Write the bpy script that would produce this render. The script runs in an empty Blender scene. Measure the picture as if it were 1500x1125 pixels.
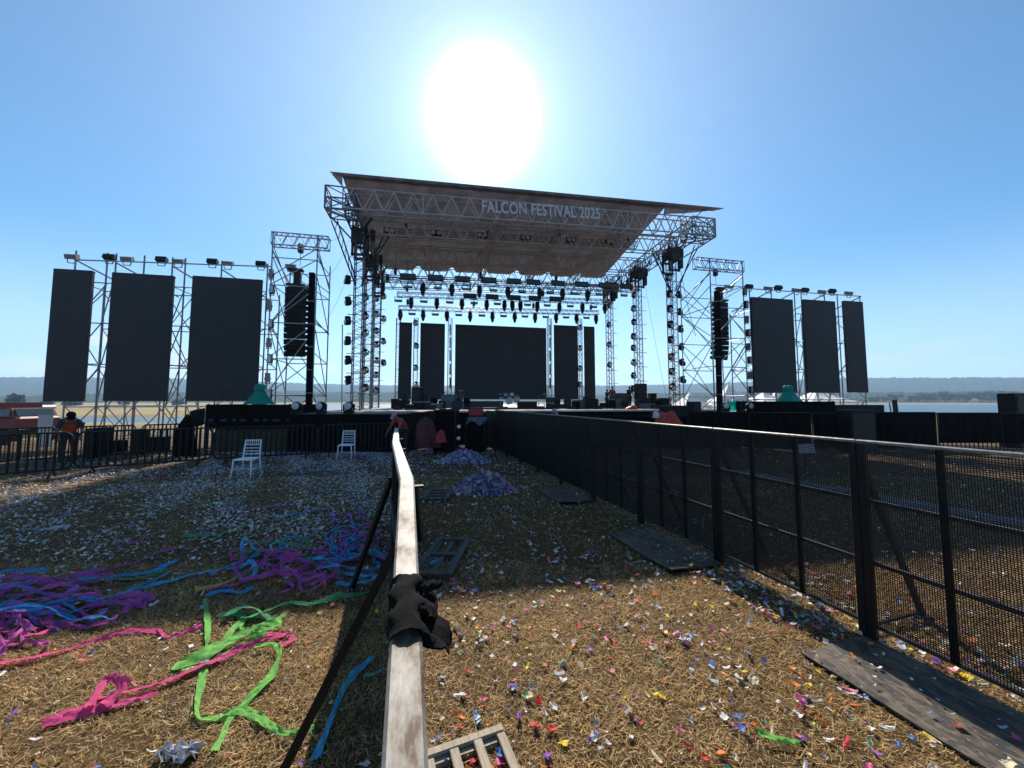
import bpy, math, random
import numpy as np
from math import sin, cos, radians, degrees, pi, hypot, atan2, tan, exp
from mathutils import Vector, Matrix
random.seed(7); rng = np.random.default_rng(11)
SC = bpy.context.scene
COL = SC.collection

# ------------------------------------------------------------------ survey of the place
FPX = 541.0; PITCH = radians(3.8); CY = 552.0; EYE = 1.8        # lens in pixels of a 1500 wide frame, tilt, eye height
TH = radians(12); O = (1.18, 24.56)                              # stage heading and origin (front tower line, middle)
U = (cos(TH), sin(TH)); V = (-sin(TH), cos(TH))
def ray(px, py):
    x = (px-750)/FPX; y = -(py-CY)/FPX
    return (x, cos(PITCH)-y*sin(PITCH), sin(PITCH)+y*cos(PITCH))
def G(px, py, z=0.0):                                            # survey mark -> point on the ground
    d = ray(px, py); k = (z-EYE)/d[2]; return (d[0]*k, d[1]*k)
def at(px, py, Y):                                               # survey mark -> point at distance Y
    d = ray(px, py); k = Y/d[1]; return (d[0]*k, Y, EYE+d[2]*k)
def SP(px, py, t):                                               # survey mark -> (s, z) on the stage plane t
    d = ray(px, py); k = (t+O[0]*V[0]+O[1]*V[1])/(d[0]*V[0]+d[1]*V[1])
    x = d[0]*k-O[0]; y = d[1]*k-O[1]; return (x*U[0]+y*U[1], EYE+d[2]*k)
def SW(s, t, z): return Vector((O[0]+s*U[0]+t*V[0], O[1]+s*U[1]+t*V[1], z))
SUN_EL = radians(39.6); SUN_AZ = radians(-4.67)

def smooth(a, b, x):
    t = min(1.0, max(0.0, (x-a)/(b-a))); return t*t*(3-2*t)
def ground_z(x, y):
    z = 0.0
    if y > 12.8: z -= min(0.075*(y-12.8), 2.0)
    if y > 50:
        p = 750+FPX*x/y
        m = smooth(-400, -200, p)*(1-smooth(330, 400, p))*smooth(68, 72, y)*(1-smooth(97, 102, y))
        m = max(m, smooth(330, 400, p)*(1-smooth(990, 1060, p))*smooth(92, 100, y)*(1-smooth(540, 600, y)))
        m = max(m, smooth(960, 1040, p)*smooth(112, 128, y)*(1-smooth(520, 590, y)))
        z -= 2.5*m
        z += 1.2*smooth(300, 600, y)
    return z

# ------------------------------------------------------------------ materials
MATS = {}
def mat(name, col, rough=.6, metal=0.0, var=.25, scale=6.0, bump=0.0, trans=0.0, spec=.5, stretch=None):
    if name in MATS: return MATS[name]
    m = bpy.data.materials.new(name); m.use_nodes = True; MATS[name] = m
    nt = m.node_tree; N = nt.nodes; L = nt.links
    b = N['Principled BSDF']; b.inputs['Roughness'].default_value = rough; b.inputs['Metallic'].default_value = metal
    b.inputs['Specular IOR Level'].default_value = spec
    tc = N.new('ShaderNodeTexCoord'); src = tc.outputs['Object']
    if stretch:
        mp = N.new('ShaderNodeMapping'); mp.inputs['Scale'].default_value = stretch; L.new(src, mp.inputs[0]); src = mp.outputs[0]
    nz = N.new('ShaderNodeTexNoise'); nz.inputs['Scale'].default_value = scale; nz.inputs['Detail'].default_value = 6
    nz.inputs['Roughness'].default_value = .65; L.new(src, nz.inputs['Vector'])
    cr = N.new('ShaderNodeValToRGB'); e = cr.color_ramp.elements
    e[0].position = .3; e[1].position = .7
    e[0].color = [c*(1-var) for c in col]+[1]; e[1].color = [min(1, c*(1+var)) for c in col]+[1]
    L.new(nz.outputs['Fac'], cr.inputs[0]); L.new(cr.outputs[0], b.inputs['Base Color'])
    if bump:
        bp = N.new('ShaderNodeBump'); bp.inputs['Strength'].default_value = bump; bp.inputs['Distance'].default_value = .02
        L.new(nz.outputs['Fac'], bp.inputs['Height']); L.new(bp.outputs[0], b.inputs['Normal'])
    if trans:
        tr = N.new('ShaderNodeBsdfTranslucent'); L.new(cr.outputs[0], tr.inputs[0])
        mx = N.new('ShaderNodeMixShader'); mx.inputs[0].default_value = trans
        L.new(b.outputs[0], mx.inputs[1]); L.new(tr.outputs[0], mx.inputs[2]); L.new(mx.outputs[0], N['Material Output'].inputs[0])
    return m
def attr_mat(name, rough=.6, trans=.0, spec=.4):
    m = bpy.data.materials.new(name); m.use_nodes = True; N = m.node_tree.nodes; L = m.node_tree.links
    b = N['Principled BSDF']; a = N.new('ShaderNodeAttribute'); a.attribute_name = 'Col'
    b.inputs['Roughness'].default_value = rough; b.inputs['Specular IOR Level'].default_value = spec
    L.new(a.outputs['Color'], b.inputs['Base Color'])
    if trans:
        tr = N.new('ShaderNodeBsdfTranslucent'); L.new(a.outputs['Color'], tr.inputs[0])
        mx = N.new('ShaderNodeMixShader'); mx.inputs[0].default_value = trans
        L.new(b.outputs[0], mx.inputs[1]); L.new(tr.outputs[0], mx.inputs[2]); L.new(mx.outputs[0], N['Material Output'].inputs[0])
    return m

STEEL = mat('galvanised_steel', (.30, .305, .32), .45, .5, .25, 8)
ALU = mat('aluminium_truss', (.20, .195, .195), .5, .4, .2, 5)
ALU_LIT = mat('lit_roof_truss_aluminium', (.46, .43, .42), .55, .2, .2, 5)  # same aluminium, colour raised to look lit beneath the canopy
ALU_BACKLIT = mat('backlit_truss_aluminium', (.14, .135, .135), .55, .4, .2, 5)  # same aluminium, colour darkened to look backlit against the sky
BLACKM = mat('black_painted_steel', (.009, .0085, .0085), .5, .1, .5, 14, .15, 0, .3)
BLACKP = mat('black_plastic', (.009, .0085, .009), .55, 0, .4, 9, 0, 0, .25)
BLACKC = mat('black_cloth', (.006, .0055, .0055), 1, 0, .4, 5, .5, 0, .12)
DARKG = mat('dark_grey_metal', (.028, .027, .028), .5, .2, .3, 7, 0, 0, .3)
LENS = mat('lamp_lens_glass', (.55, .58, .62), .12, .0, .1, 3)
WORN = mat('worn_bare_metal_rail', (.22, .20, .18), .40, .55, .45, 24, .12, stretch=(1, .25, 1))
WHITEP = mat('white_resin', (.75, .77, .8), .4, 0, .06, 5)
ORANGE = mat('orange_tarp', (.62, .07, .03), .55, 0, .25, 4, .3, .25)
WOOD = mat('weathered_wood', (.30, .25, .19), .85, 0, .35, 9, .3, stretch=(1, 8, 8))
DECKM = mat('stage_plywood', (.05, .045, .04), .7, 0, .3, 3)
DECKE = mat('lit_deck_edge', (.55, .48, .40), .6, 0, .2, 3)  # pale colour stands in for light catching the front edge
TEAL = mat('teal_tarpaulin', (.0, .30, .22), .5, 0, .2, 4, .4, .35)
WHITEF = mat('white_tent_fabric', (.8, .8, .82), .7, 0, .05, 2, 0, .3)

# ------------------------------------------------------------------ mesh builder
class MB:
    def __init__(s, o=(0, 0, 0)): s.v = []; s.f = []; s.m = []; s.o = o
    def add(s, vs, fs, m=0):
        b = len(s.v); o = s.o
        s.v += [(x-o[0], y-o[1], z-o[2]) for x, y, z in vs]
        s.f += [tuple(b+i for i in f) for f in fs]; s.m += [m]*len(fs)
    def obox(s, c, a, b, d, m=0):
        c, a, b, d = map(Vector, (c, a, b, d))
        vs = [c+a*i+b*j+d*k for k in (-1, 1) for j in (-1, 1) for i in (-1, 1)]
        s.add(vs, [(0, 2, 3, 1), (4, 5, 7, 6), (0, 1, 5, 4), (2, 6, 7, 3), (0, 4, 6, 2), (1, 3, 7, 5)], m)
    def box(s, c, size, rz=0.0, m=0):
        ca, sa = cos(rz), sin(rz); x, y, z = size[0]/2, size[1]/2, size[2]/2
        s.obox(c, (x*ca, x*sa, 0), (-y*sa, y*ca, 0), (0, 0, z), m)
    def bbox(s, c, size, bv=.02, m=0):                      # box with chamfered vertical and top edges
        x, y, z = [q/2 for q in size]; bv = min(bv, x*.9, y*.9, z*.9)
        def ring(ix, iy, zz): return [(c[0]+a, c[1]+b, c[2]+zz) for a, b in ((-ix+bv, -iy), (ix-bv, -iy), (ix, -iy+bv), (ix, iy-bv), (ix-bv, iy), (-ix+bv, iy), (-ix, iy-bv), (-ix, -iy+bv))]
        vs = ring(x-bv, y-bv, -z)+ring(x, y, -z+bv)+ring(x, y, z-bv)+ring(x-bv, y-bv, z)
        fs = [tuple(range(7, -1, -1)), tuple(range(24, 32))]
        for r in range(3):
            for i in range(8): fs.append((r*8+i, r*8+(i+1) % 8, r*8+8+(i+1) % 8, r*8+8+i))
        s.add(vs, fs, m)
    def bar(s, p, q, r, n=4, r2=None, m=0, cap=True):
        p = Vector(p); q = Vector(q); d = q-p
        if d.length < 1e-6: return
        d.normalize(); a = d.orthogonal() if abs(d.z) > .99 else d.cross(Vector((0, 0, 1)))
        a.normalize(); b = d.cross(a); r2 = r if r2 is None else r2; vs = []
        for c, rr in ((p, r), (q, r2)):
            for i in range(n):
                t = 2*pi*(i+.5)/n; vs.append(c+a*(rr*cos(t))+b*(rr*sin(t)))
        fs = [(i, (i+1) % n, n+(i+1) % n, n+i) for i in range(n)]
        if cap: fs += [tuple(range(n-1, -1, -1)), tuple(range(n, 2*n))]
        s.add(vs, fs, m)
    def tube(s, pts, r, n=6, m=0):
        pts = [Vector(p) for p in pts]; vs = []; k = len(pts)
        for i, p in enumerate(pts):
            d = (pts[min(i+1, k-1)]-pts[max(i-1, 0)]).normalized()
            a = d.orthogonal() if abs(d.z) > .98 else d.cross(Vector((0, 0, 1)))
            a.normalize(); b = d.cross(a); rr = r[i] if isinstance(r, (list, tuple)) else r
            vs += [p+a*(rr*cos(2*pi*j/n))+b*(rr*sin(2*pi*j/n)) for j in range(n)]
        fs = [(i*n+j, i*n+(j+1) % n, (i+1)*n+(j+1) % n, (i+1)*n+j) for i in range(k-1) for j in range(n)]
        fs += [tuple(range(n-1, -1, -1)), tuple(range((k-1)*n, k*n))]
        s.add(vs, fs, m)
    def lathe(s, prof, n=16, c=(0, 0, 0), axis='z', m=0):
        vs = []
        for r, h in prof:
            for j in range(n):
                a = 2*pi*j/n; x, y = r*cos(a), r*sin(a)
                p = (x, y, h) if axis == 'z' else (x, h, y)
                vs.append((c[0]+p[0], c[1]+p[1], c[2]+p[2]))
        k = len(prof)
        fs = [(i*n+j, i*n+(j+1) % n, (i+1)*n+(j+1) % n, (i+1)*n+j) for i in range(k-1) for j in range(n)]
        fs += [tuple(range(n-1, -1, -1)), tuple(range((k-1)*n, k*n))]
        s.add(vs, fs, m)
    def grid(s, rows, m=0, thick=0.0):
        n = len(rows[0]); k = len(rows)
        vs = [p for r in rows for p in r]
        fs = [(i*n+j, i*n+j+1, (i+1)*n+j+1, (i+1)*n+j) for i in range(k-1) for j in range(n-1)]
        s.add(vs, fs, m)
        if thick:
            s.add([(x, y, z-thick) for x, y, z in vs], [f[::-1] for f in fs], m)
    def truss(s, p, q, w, h, step=.5, r=.03, rd=.016, side=None, m=0):   # box truss, p..q the axis of its section
        p = Vector(p); q = Vector(q); d = q-p; L = d.length; d.normalize()
        up = Vector((0, 0, 1)) if abs(d.z) < .9 else Vector((0, 1, 0))
        a = (d.cross(up)).normalized() if side is None else Vector(side); b = a.cross(d).normalized()
        cs = [a*(w/2*i)+b*(h/2*j) for i, j in ((-1, -1), (1, -1), (1, 1), (-1, 1))]
        for c in cs: s.bar(p+c, q+c, r, 6, m=m)
        k = max(1, round(L/step))
        for i in range(k):
            A = p+d*(L*i/k); B = p+d*(L*(i+1)/k); M = (A+B)/2
            for e in range(4):
                c0, c1 = cs[e], cs[(e+1) % 4]
                s.bar(A+c0, M+c1, rd, 4, m=m, cap=False); s.bar(M+c1, B+c0, rd, 4, m=m, cap=False)
                if i % 4 == 0: s.bar(A+c0, A+c1, rd, 4, m=m, cap=False)
        for e in range(4):
            s.bar(q+cs[e], q+cs[(e+1) % 4], rd, 4, m=m)
    def build(s, name, mats, parent=None, smooth=False, loc=None, rz=0.0):
        me = bpy.data.meshes.new(name); me.from_pydata([tuple(v) for v in s.v], [], s.f); me.update()
        mats = mats if isinstance(mats, (list, tuple)) else [mats]
        for m in mats: me.materials.append(m)
        if len(mats) > 1: me.polygons.foreach_set('material_index', s.m)
        if smooth: me.polygons.foreach_set('use_smooth', [True]*len(me.polygons))
        o = bpy.data.objects.new(name, me); COL.objects.link(o)
        if parent: o.parent = parent
        if loc is not None: o.location = loc
        if rz: o.rotation_euler.z = rz
        return o

def tag(o, label=None, cat=None, group=None, kind=None):
    if label: o['label'] = label
    if cat: o['category'] = cat
    if group: o['group'] = group
    if kind: o['kind'] = kind
    return o
def thing(name, label, cat, loc=(0, 0, 0), rz=0.0, group=None):
    o = bpy.data.objects.new(name, None); COL.objects.link(o); o.empty_display_size = .2
    o.location = loc; o.rotation_euler.z = rz
    return tag(o, label, cat, group)
def sthing(name, label, cat, s, t, z, group=None): return thing(name, label, cat, SW(s, t, z), TH, group)
def copy_tree(o, parent=None):
    c = o.copy(); COL.objects.link(c)
    if parent: c.parent = parent; c.matrix_parent_inverse = o.matrix_parent_inverse
    for ch in list(o.children): copy_tree(ch, c)
    return c
ORD = ['first', 'second', 'third', 'fourth', 'fifth', 'sixth', 'seventh', 'eighth', 'ninth', 'tenth', 'eleventh', 'twelfth', 'thirteenth', 'fourteenth']

# ------------------------------------------------------------------ camera, sun, sky
cam = bpy.data.cameras.new('camera'); co = bpy.data.objects.new('camera', cam); COL.objects.link(co)
cam.sensor_width = 36; cam.lens = 36*FPX/1500; cam.shift_y = (CY-562.5)/1500
cam.clip_start = .02; cam.clip_end = 20000
co.location = (0, 0, EYE); co.rotation_euler = (pi/2+PITCH, 0, 0); SC.camera = co
sl = bpy.data.lights.new('sun', 'SUN'); sl.energy = 5.0; sl.angle = radians(.53); sl.color = (1, .93, .82)
so = bpy.data.objects.new('sun', sl); COL.objects.link(so)
SUND = Vector((sin(SUN_AZ)*cos(SUN_EL), cos(SUN_AZ)*cos(SUN_EL), sin(SUN_EL)))
so.rotation_euler = SUND.to_track_quat('Z', 'Y').to_euler(); so.location = (0, 0, 60)
GEL = radians(38.7); SUNV = Vector((sin(SUN_AZ)*cos(GEL), cos(SUN_AZ)*cos(GEL), sin(GEL)))
W = bpy.data.worlds.new('World'); SC.world = W; W.use_nodes = True
def make_world():
    nt = W.node_tree; N = nt.nodes; L = nt.links; bg = N['Background']
    sk = N.new('ShaderNodeTexSky'); sk.sky_type = 'NISHITA'; sk.sun_disc = False
    sk.sun_elevation = SUN_EL; sk.sun_rotation = SUN_AZ; sk.air_density = 1.0; sk.dust_density = .6; sk.ozone_density = 1.6; sk.altitude = 1900
    tc = N.new('ShaderNodeTexCoord')
    def math(op, a, b=None, clamp=False):
        n = N.new('ShaderNodeMath'); n.operation = op; n.use_clamp = clamp
        for i, x in enumerate((a, b)):
            if x is None: continue
            if isinstance(x, (int, float)): n.inputs[i].default_value = x
            else: L.new(x, n.inputs[i])
        return n.outputs[0]
    dp = N.new('ShaderNodeVectorMath'); dp.operation = 'DOT_PRODUCT'; L.new(tc.outputs['Generated'], dp.inputs[0]); dp.inputs[1].default_value = SUNV
    d = math('MAXIMUM', dp.outputs['Value'], 0.0)
    halo = math('ADD', math('MULTIPLY', math('POWER', d, 70.0), 2.3), math('ADD', math('MULTIPLY', math('POWER', d, 9.0), 2.6), math('MULTIPLY', math('POWER', d, 2.5), 1.0)))
    glow = math('ADD', math('MULTIPLY', math('POWER', d, 420.0), 70.0), halo)
    gc = N.new('ShaderNodeCombineXYZ')
    L.new(math('MULTIPLY', glow, .96), gc.inputs[0]); L.new(math('MULTIPLY', glow, 1.0), gc.inputs[1]); L.new(math('MULTIPLY', glow, 1.02), gc.inputs[2])
    # low bank of thin cloud near the horizon
    sx = N.new('ShaderNodeSeparateXYZ'); L.new(tc.outputs['Generated'], sx.inputs[0])
    mp = N.new('ShaderNodeMapping'); mp.inputs['Scale'].default_value = (3, 3, 16); L.new(tc.outputs['Generated'], mp.inputs[0])
    nz = N.new('ShaderNodeTexNoise'); nz.inputs['Scale'].default_value = 1.6; nz.inputs['Detail'].default_value = 5; L.new(mp.outputs[0], nz.inputs['Vector'])
    lim = math('ADD', .055, math('MULTIPLY', math('SUBTRACT', nz.outputs['Fac'], .5), .28))
    cl = N.new('ShaderNodeMapRange'); cl.interpolation_type = 'SMOOTHSTEP'
    cl.inputs['From Min'].default_value = .035; cl.inputs['From Max'].default_value = -.02
    L.new(math('SUBTRACT', sx.outputs[2], lim), cl.inputs['Value'])
    left = N.new('ShaderNodeMapRange'); left.inputs['From Min'].default_value = .5; left.inputs['From Max'].default_value = -.3
    left.inputs['To Min'].default_value = .25; left.inputs['To Max'].default_value = .8; L.new(sx.outputs[0], left.inputs['Value'])
    cf = math('MULTIPLY', cl.outputs[0], left.outputs[0])
    hz = N.new('ShaderNodeMapRange'); hz.inputs['From Min'].default_value = .34; hz.inputs['From Max'].default_value = -.02; hz.interpolation_type = 'SMOOTHSTEP'
    hz.inputs['To Max'].default_value = .62; L.new(sx.outputs[2], hz.inputs['Value'])
    tint = N.new('ShaderNodeMix'); tint.data_type = 'RGBA'; tint.blend_type = 'MULTIPLY'; tint.inputs[0].default_value = 1
    L.new(sk.outputs[0], tint.inputs[6]); tint.inputs[7].default_value = (SKYT[0], SKYT[1], SKYT[2], 1)
    m0 = N.new('ShaderNodeMix'); m0.data_type = 'RGBA'; L.new(hz.outputs[0], m0.inputs[0]); L.new(tint.outputs[2], m0.inputs[6]); m0.inputs[7].default_value = (7.2, 8.3, 8.5, 1)
    m1 = N.new('ShaderNodeMix'); m1.data_type = 'RGBA'; L.new(cf, m1.inputs[0]); L.new(m0.outputs[2], m1.inputs[6]); m1.inputs[7].default_value = (8.6, 9.0, 9.2, 1)
    va = N.new('ShaderNodeVectorMath'); va.operation = 'ADD'; L.new(m1.outputs[2], va.inputs[0]); L.new(gc.outputs[0], va.inputs[1])
    L.new(va.outputs[0], bg.inputs[0]); bg.inputs[1].default_value = .074
SKYT = (.55, 1.10, 1.30)
make_world()
vs = SC.view_settings; vs.view_transform = 'Standard'; vs.look = 'None'; vs.exposure = .75; vs.gamma = 1
SC.cycles.use_denoising = True
SC.cycles.max_bounces = 8; SC.cycles.transparent_max_bounces = 16; SC.cycles.volume_bounces = 0

# ------------------------------------------------------------------ ground, lake, hills, haze
def ground_material():
    m = bpy.data.materials.new('dry_mown_grass_soil'); m.use_nodes = True; N = m.node_tree.nodes; L = m.node_tree.links; b = N['Principled BSDF']
    tc = N.new('ShaderNodeTexCoord')
    def noise(sc, det=6, rough=.6):
        n = N.new('ShaderNodeTexNoise'); n.inputs['Scale'].default_value = sc; n.inputs['Detail'].default_value = det; n.inputs['Roughness'].default_value = rough
        L.new(tc.outputs['Object'], n.inputs['Vector']); return n.outputs['Fac']
    def ramp(f, stops):
        c = N.new('ShaderNodeValToRGB'); e = c.color_ramp.elements
        while len(e) < len(stops): e.new(.5)
        for x, (p, k) in zip(e, stops): x.position = p; x.color = (*k, 1)
        L.new(f, c.inputs[0]); return c.outputs[0]
    fine = ramp(noise(70, 8, .7), [(.30, (.028, .018, .009)), (.5, (.088, .055, .024)), (.68, (.20, .135, .064))])
    big = ramp(noise(.9, 5), [(.3, (.62, .60, .58)), (.7, (1.15, 1.08, 1.0))])
    mm = N.new('ShaderNodeMix'); mm.data_type = 'RGBA'; mm.blend_type = 'MULTIPLY'; mm.inputs[0].default_value = 1
    L.new(fine, mm.inputs[6]); L.new(big, mm.inputs[7])
    far = ramp(noise(.03, 6), [(.35, (.17, .14, .06)), (.55, (.30, .22, .10)), (.7, (.22, .20, .08))])
    sx = N.new('ShaderNodeSeparateXYZ'); L.new(tc.outputs['Object'], sx.inputs[0])
    mr = N.new('ShaderNodeMapRange'); mr.inputs['From Min'].default_value = 25; mr.inputs['From Max'].default_value = 70; L.new(sx.outputs[1], mr.inputs['Value'])
    m2 = N.new('ShaderNodeMix'); m2.data_type = 'RGBA'; L.new(mr.outputs[0], m2.inputs[0]); L.new(mm.outputs[2], m2.inputs[6]); L.new(far, m2.inputs[7])
    L.new(m2.outputs[2], b.inputs['Base Color']); b.inputs['Roughness'].default_value = .95; b.inputs['Specular IOR Level'].default_value = .15
    bp = N.new('ShaderNodeBump'); bp.inputs['Strength'].default_value = .5; bp.inputs['Distance'].default_value = .02; L.new(noise(45, 6, .7), bp.inputs['Height']); L.new(bp.outputs[0], b.inputs['Normal'])
    return m
def hn(a, k): return sin(a*3.1+k)*.5+sin(a*7.7+k*2.3)*.25+sin(a*17.3+k*1.7)*.13+sin(a*41+k)*.07+sin(a*97+k*3)*.035
def build_ground():
    na = 480; radii = [0.6*(1100/0.6)**(i/110) for i in range(111)]
    v = [(0, 0, 0)]; f = []
    for r in radii:
        for j in range(na):
            a = 2*pi*j/na; x, y = r*sin(a), r*cos(a); v.append((x, y, ground_z(x, y)))
    for j in range(na): f.append((0, 1+(j+1) % na, 1+j))
    for i in range(len(radii)-1):
        for j in range(na):
            a = 1+i*na+j; b = 1+i*na+(j+1) % na; f.append((a, b, b+na, a+na))
    m = MB(); m.v = v; m.f = f; m.m = [0]*len(f)
    tag(m.build('ground', ground_material(), smooth=True), kind='structure')
    w = bpy.data.materials.new('lake_water'); w.use_nodes = True; N = w.node_tree.nodes; L = w.node_tree.links; b = N['Principled BSDF']
    b.inputs['Base Color'].default_value = (.03, .07, .09, 1); b.inputs['Roughness'].default_value = .34
    nz = N.new('ShaderNodeTexNoise'); nz.inputs['Scale'].default_value = .6; nz.inputs['Detail'].default_value = 3; tc = N.new('ShaderNodeTexCoord'); L.new(tc.outputs['Object'], nz.inputs['Vector'])
    bp = N.new('ShaderNodeBump'); bp.inputs['Strength'].default_value = .03; bp.inputs['Distance'].default_value = .05; L.new(nz.outputs['Fac'], bp.inputs['Height']); L.new(bp.outputs[0], b.inputs['Normal'])
    m = MB(); m.grid([[(x, y, -2.6) for x in (-900, 900)] for y in (52, 690)]); tag(m.build('lake', w), kind='structure')
    # wooded hills: two ridges round the lake
    fm = bpy.data.materials.new('wooded_hillside'); fm.use_nodes = True; N = fm.node_tree.nodes; L = fm.node_tree.links; b = N['Principled BSDF']
    tc = N.new('ShaderNodeTexCoord'); nz = N.new('ShaderNodeTexNoise'); nz.inputs['Scale'].default_value = .02; nz.inputs['Detail'].default_value = 10; nz.inputs['Roughness'].default_value = .75; L.new(tc.outputs['Object'], nz.inputs['Vector'])
    c = N.new('ShaderNodeValToRGB'); c.color_ramp.elements[0].position = .35; c.color_ramp.elements[1].position = .7
    c.color_ramp.elements[0].color = (.022, .035, .018, 1); c.color_ramp.elements[1].color = (.075, .09, .04, 1)
    L.new(nz.outputs['Fac'], c.inputs[0]); L.new(c.outputs[0], b.inputs['Base Color']); b.inputs['Roughness'].default_value = 1; b.inputs['Specular IOR Level'].default_value = 0
    bp = N.new('ShaderNodeBump'); bp.inputs['Strength'].default_value = 1; bp.inputs['Distance'].default_value = 12; L.new(nz.outputs['Fac'], bp.inputs['Height']); L.new(bp.outputs[0], b.inputs['Normal'])
    def ridge(r0, r1, n, prof, na, rough):
        v = []; f = []
        for i in range(n):
            q = i/(n-1); r = r0+(r1-r0)*q
            for j in range(na):
                a = radians(-100+200*j/(na-1)); h = prof(a)*smooth(0, 1, q*1.25 if q < .8 else 1-(q-.8)*2)
                h += rough*q*(random.random()-.4)
                v.append((r*sin(a), r*cos(a), -3+h))
        for i in range(n-1):
            for j in range(na-1):
                k = i*na+j; f.append((k, k+1, k+na+1, k+na))
        m = MB(); m.v = v; m.f = f; m.m = [0]*len(f); return m
    def pf(a): return (118+70*smooth(.25, .95, abs(a-.02)))*max(.45, cos(a))+9*hn(a, 1.0)
    tag(ridge(1700, 3000, 14, pf, 2000, 10).build('hills', fm, smooth=True), kind='structure')
    def pn(a): return (38+12*hn(a*1.3, 4.0))*max(.4, cos(a))-6*smooth(-.5, -.8, a)
    tag(ridge(960, 1500, 12, pn, 1800, 6).build('wooded_shore', fm, smooth=True), kind='structure')
    # open air over the lake
    hm = bpy.data.materials.new('thin_haze'); hm.use_nodes = True; N = hm.node_tree.nodes; L = hm.node_tree.links
    N.remove(N['Principled BSDF']); pv = N.new('ShaderNodeVolumePrincipled'); pv.inputs['Color'].default_value = (.46, .70, 1, 1); pv.inputs['Density'].default_value = HAZE; pv.inputs['Anisotropy'].default_value = .25
    L.new(pv.outputs[0], N['Material Output'].inputs['Volume'])
    m = MB(); m.box((0, 1300, 125), (7600, 5200, 264)); tag(m.build('haze', hm), kind='stuff')
HAZE = .00026
build_ground()

# ------------------------------------------------------------------ crowd barriers
BD = Vector((-.3015, .9535, 0)); BN = Vector((BD.y, -BD.x, 0))    # run of the two straight barriers; normal towards +x
BRZ = atan2(BD.y, BD.x)                                          # local +x runs along the barrier, local -y is BN
def mesh_infill(L, z0, z1, pitch=.0130, w=.0021):
    m = MB(); n = int(L/pitch); k = int((z1-z0)/pitch)
    for i in range(1, n):                                        # upright strips of the expanded metal
        x = L*i/n; m.obox((x, .0, (z0+z1)/2), (w*.75, 0, 0), (0, w*1.1, 0), (0, 0, (z1-z0)/2))
    for i in range(1, k):
        z = z0+(z1-z0)*i/k; m.obox((L/2, .0, z), (L/2, 0, 0), (0, w*.8, 0), (0, 0, w*1.15))
    return m
PL = 1.375
GLINTS = mat('glinting_black_steel', (.10, .095, .088), .42, .3, .7, 7, .15)  # cross rails coloured paler than the posts to show as sun glints
def fence_proto():
    root = thing('barrier_panel', 'x', 'barrier')
    m = MB(); m.bbox((PL/2, 0, 1.487), (PL, .045, .026), .006); m.build('top_rail', WORN, root)
    for x in (.028, PL-.028):
        m = MB(); m.bbox((x, 0, .735), (.052, .05, 1.47), .006); m.bbox((x, 0, .006), (.1, .12, .012), .003); m.build('post', BLACKM, root)
    for x in (PL*.345, PL*.66):
        m = MB(); m.bbox((x, .004, .79), (.036, .032, 1.364), .004); m.build('upright', BLACKM, root)
    for z in (.1, .57, 1.03):
        m = MB(); m.bbox((PL/2, -.022, z), (PL-.1, .026, .03), .004); m.build('cross_rail', GLINTS, root)
    m = mesh_infill(PL-.1, .12, 1.47); m.v = [(x+.05, y+.024, z) for x, y, z in m.v]; m.build('mesh_infill', BLACKM, root)
    m = MB(); m.obox((.03, -.40, .69), (.017, 0, 0), (0, -.33, -.66), (0, .018, -.009)); m.bbox((.03, -.74, .01), (.08, .12, .02), .004)
    m.bar((.03, -.03, .055), (.03, -.72, .055), .012, 4); m.build('brace', BLACKM, root)
    return root
F0 = Vector((2.70, 2.94, 0)) + BN*.03
fp = fence_proto(); fence = []
for i in range(-2, 9):
    o = fp if i == -2 else copy_tree(fp)
    o.location = F0+BD*(PL*i); o.location.z = ground_z(o.location.x, o.location.y); o.rotation_euler.z = BRZ
    fence.append(o)
    pos = ('nearest of the black mesh barrier panels at the right edge, in sunlight' if i == -2 else
           'black mesh barrier panel beside the near plywood floor plate on the right' if i == -1 else
           'black mesh barrier panel between the near and the middle floor plates' if i == 0 else
           'black mesh barrier panel behind the middle floor plate' if i == 1 else
           'black mesh barrier panel in shadow, %s after the middle floor plate going towards the stage' % ORD[i-2])
    tag(o, pos, 'barrier', 'mesh barrier panels along the right of the aisle')
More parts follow.
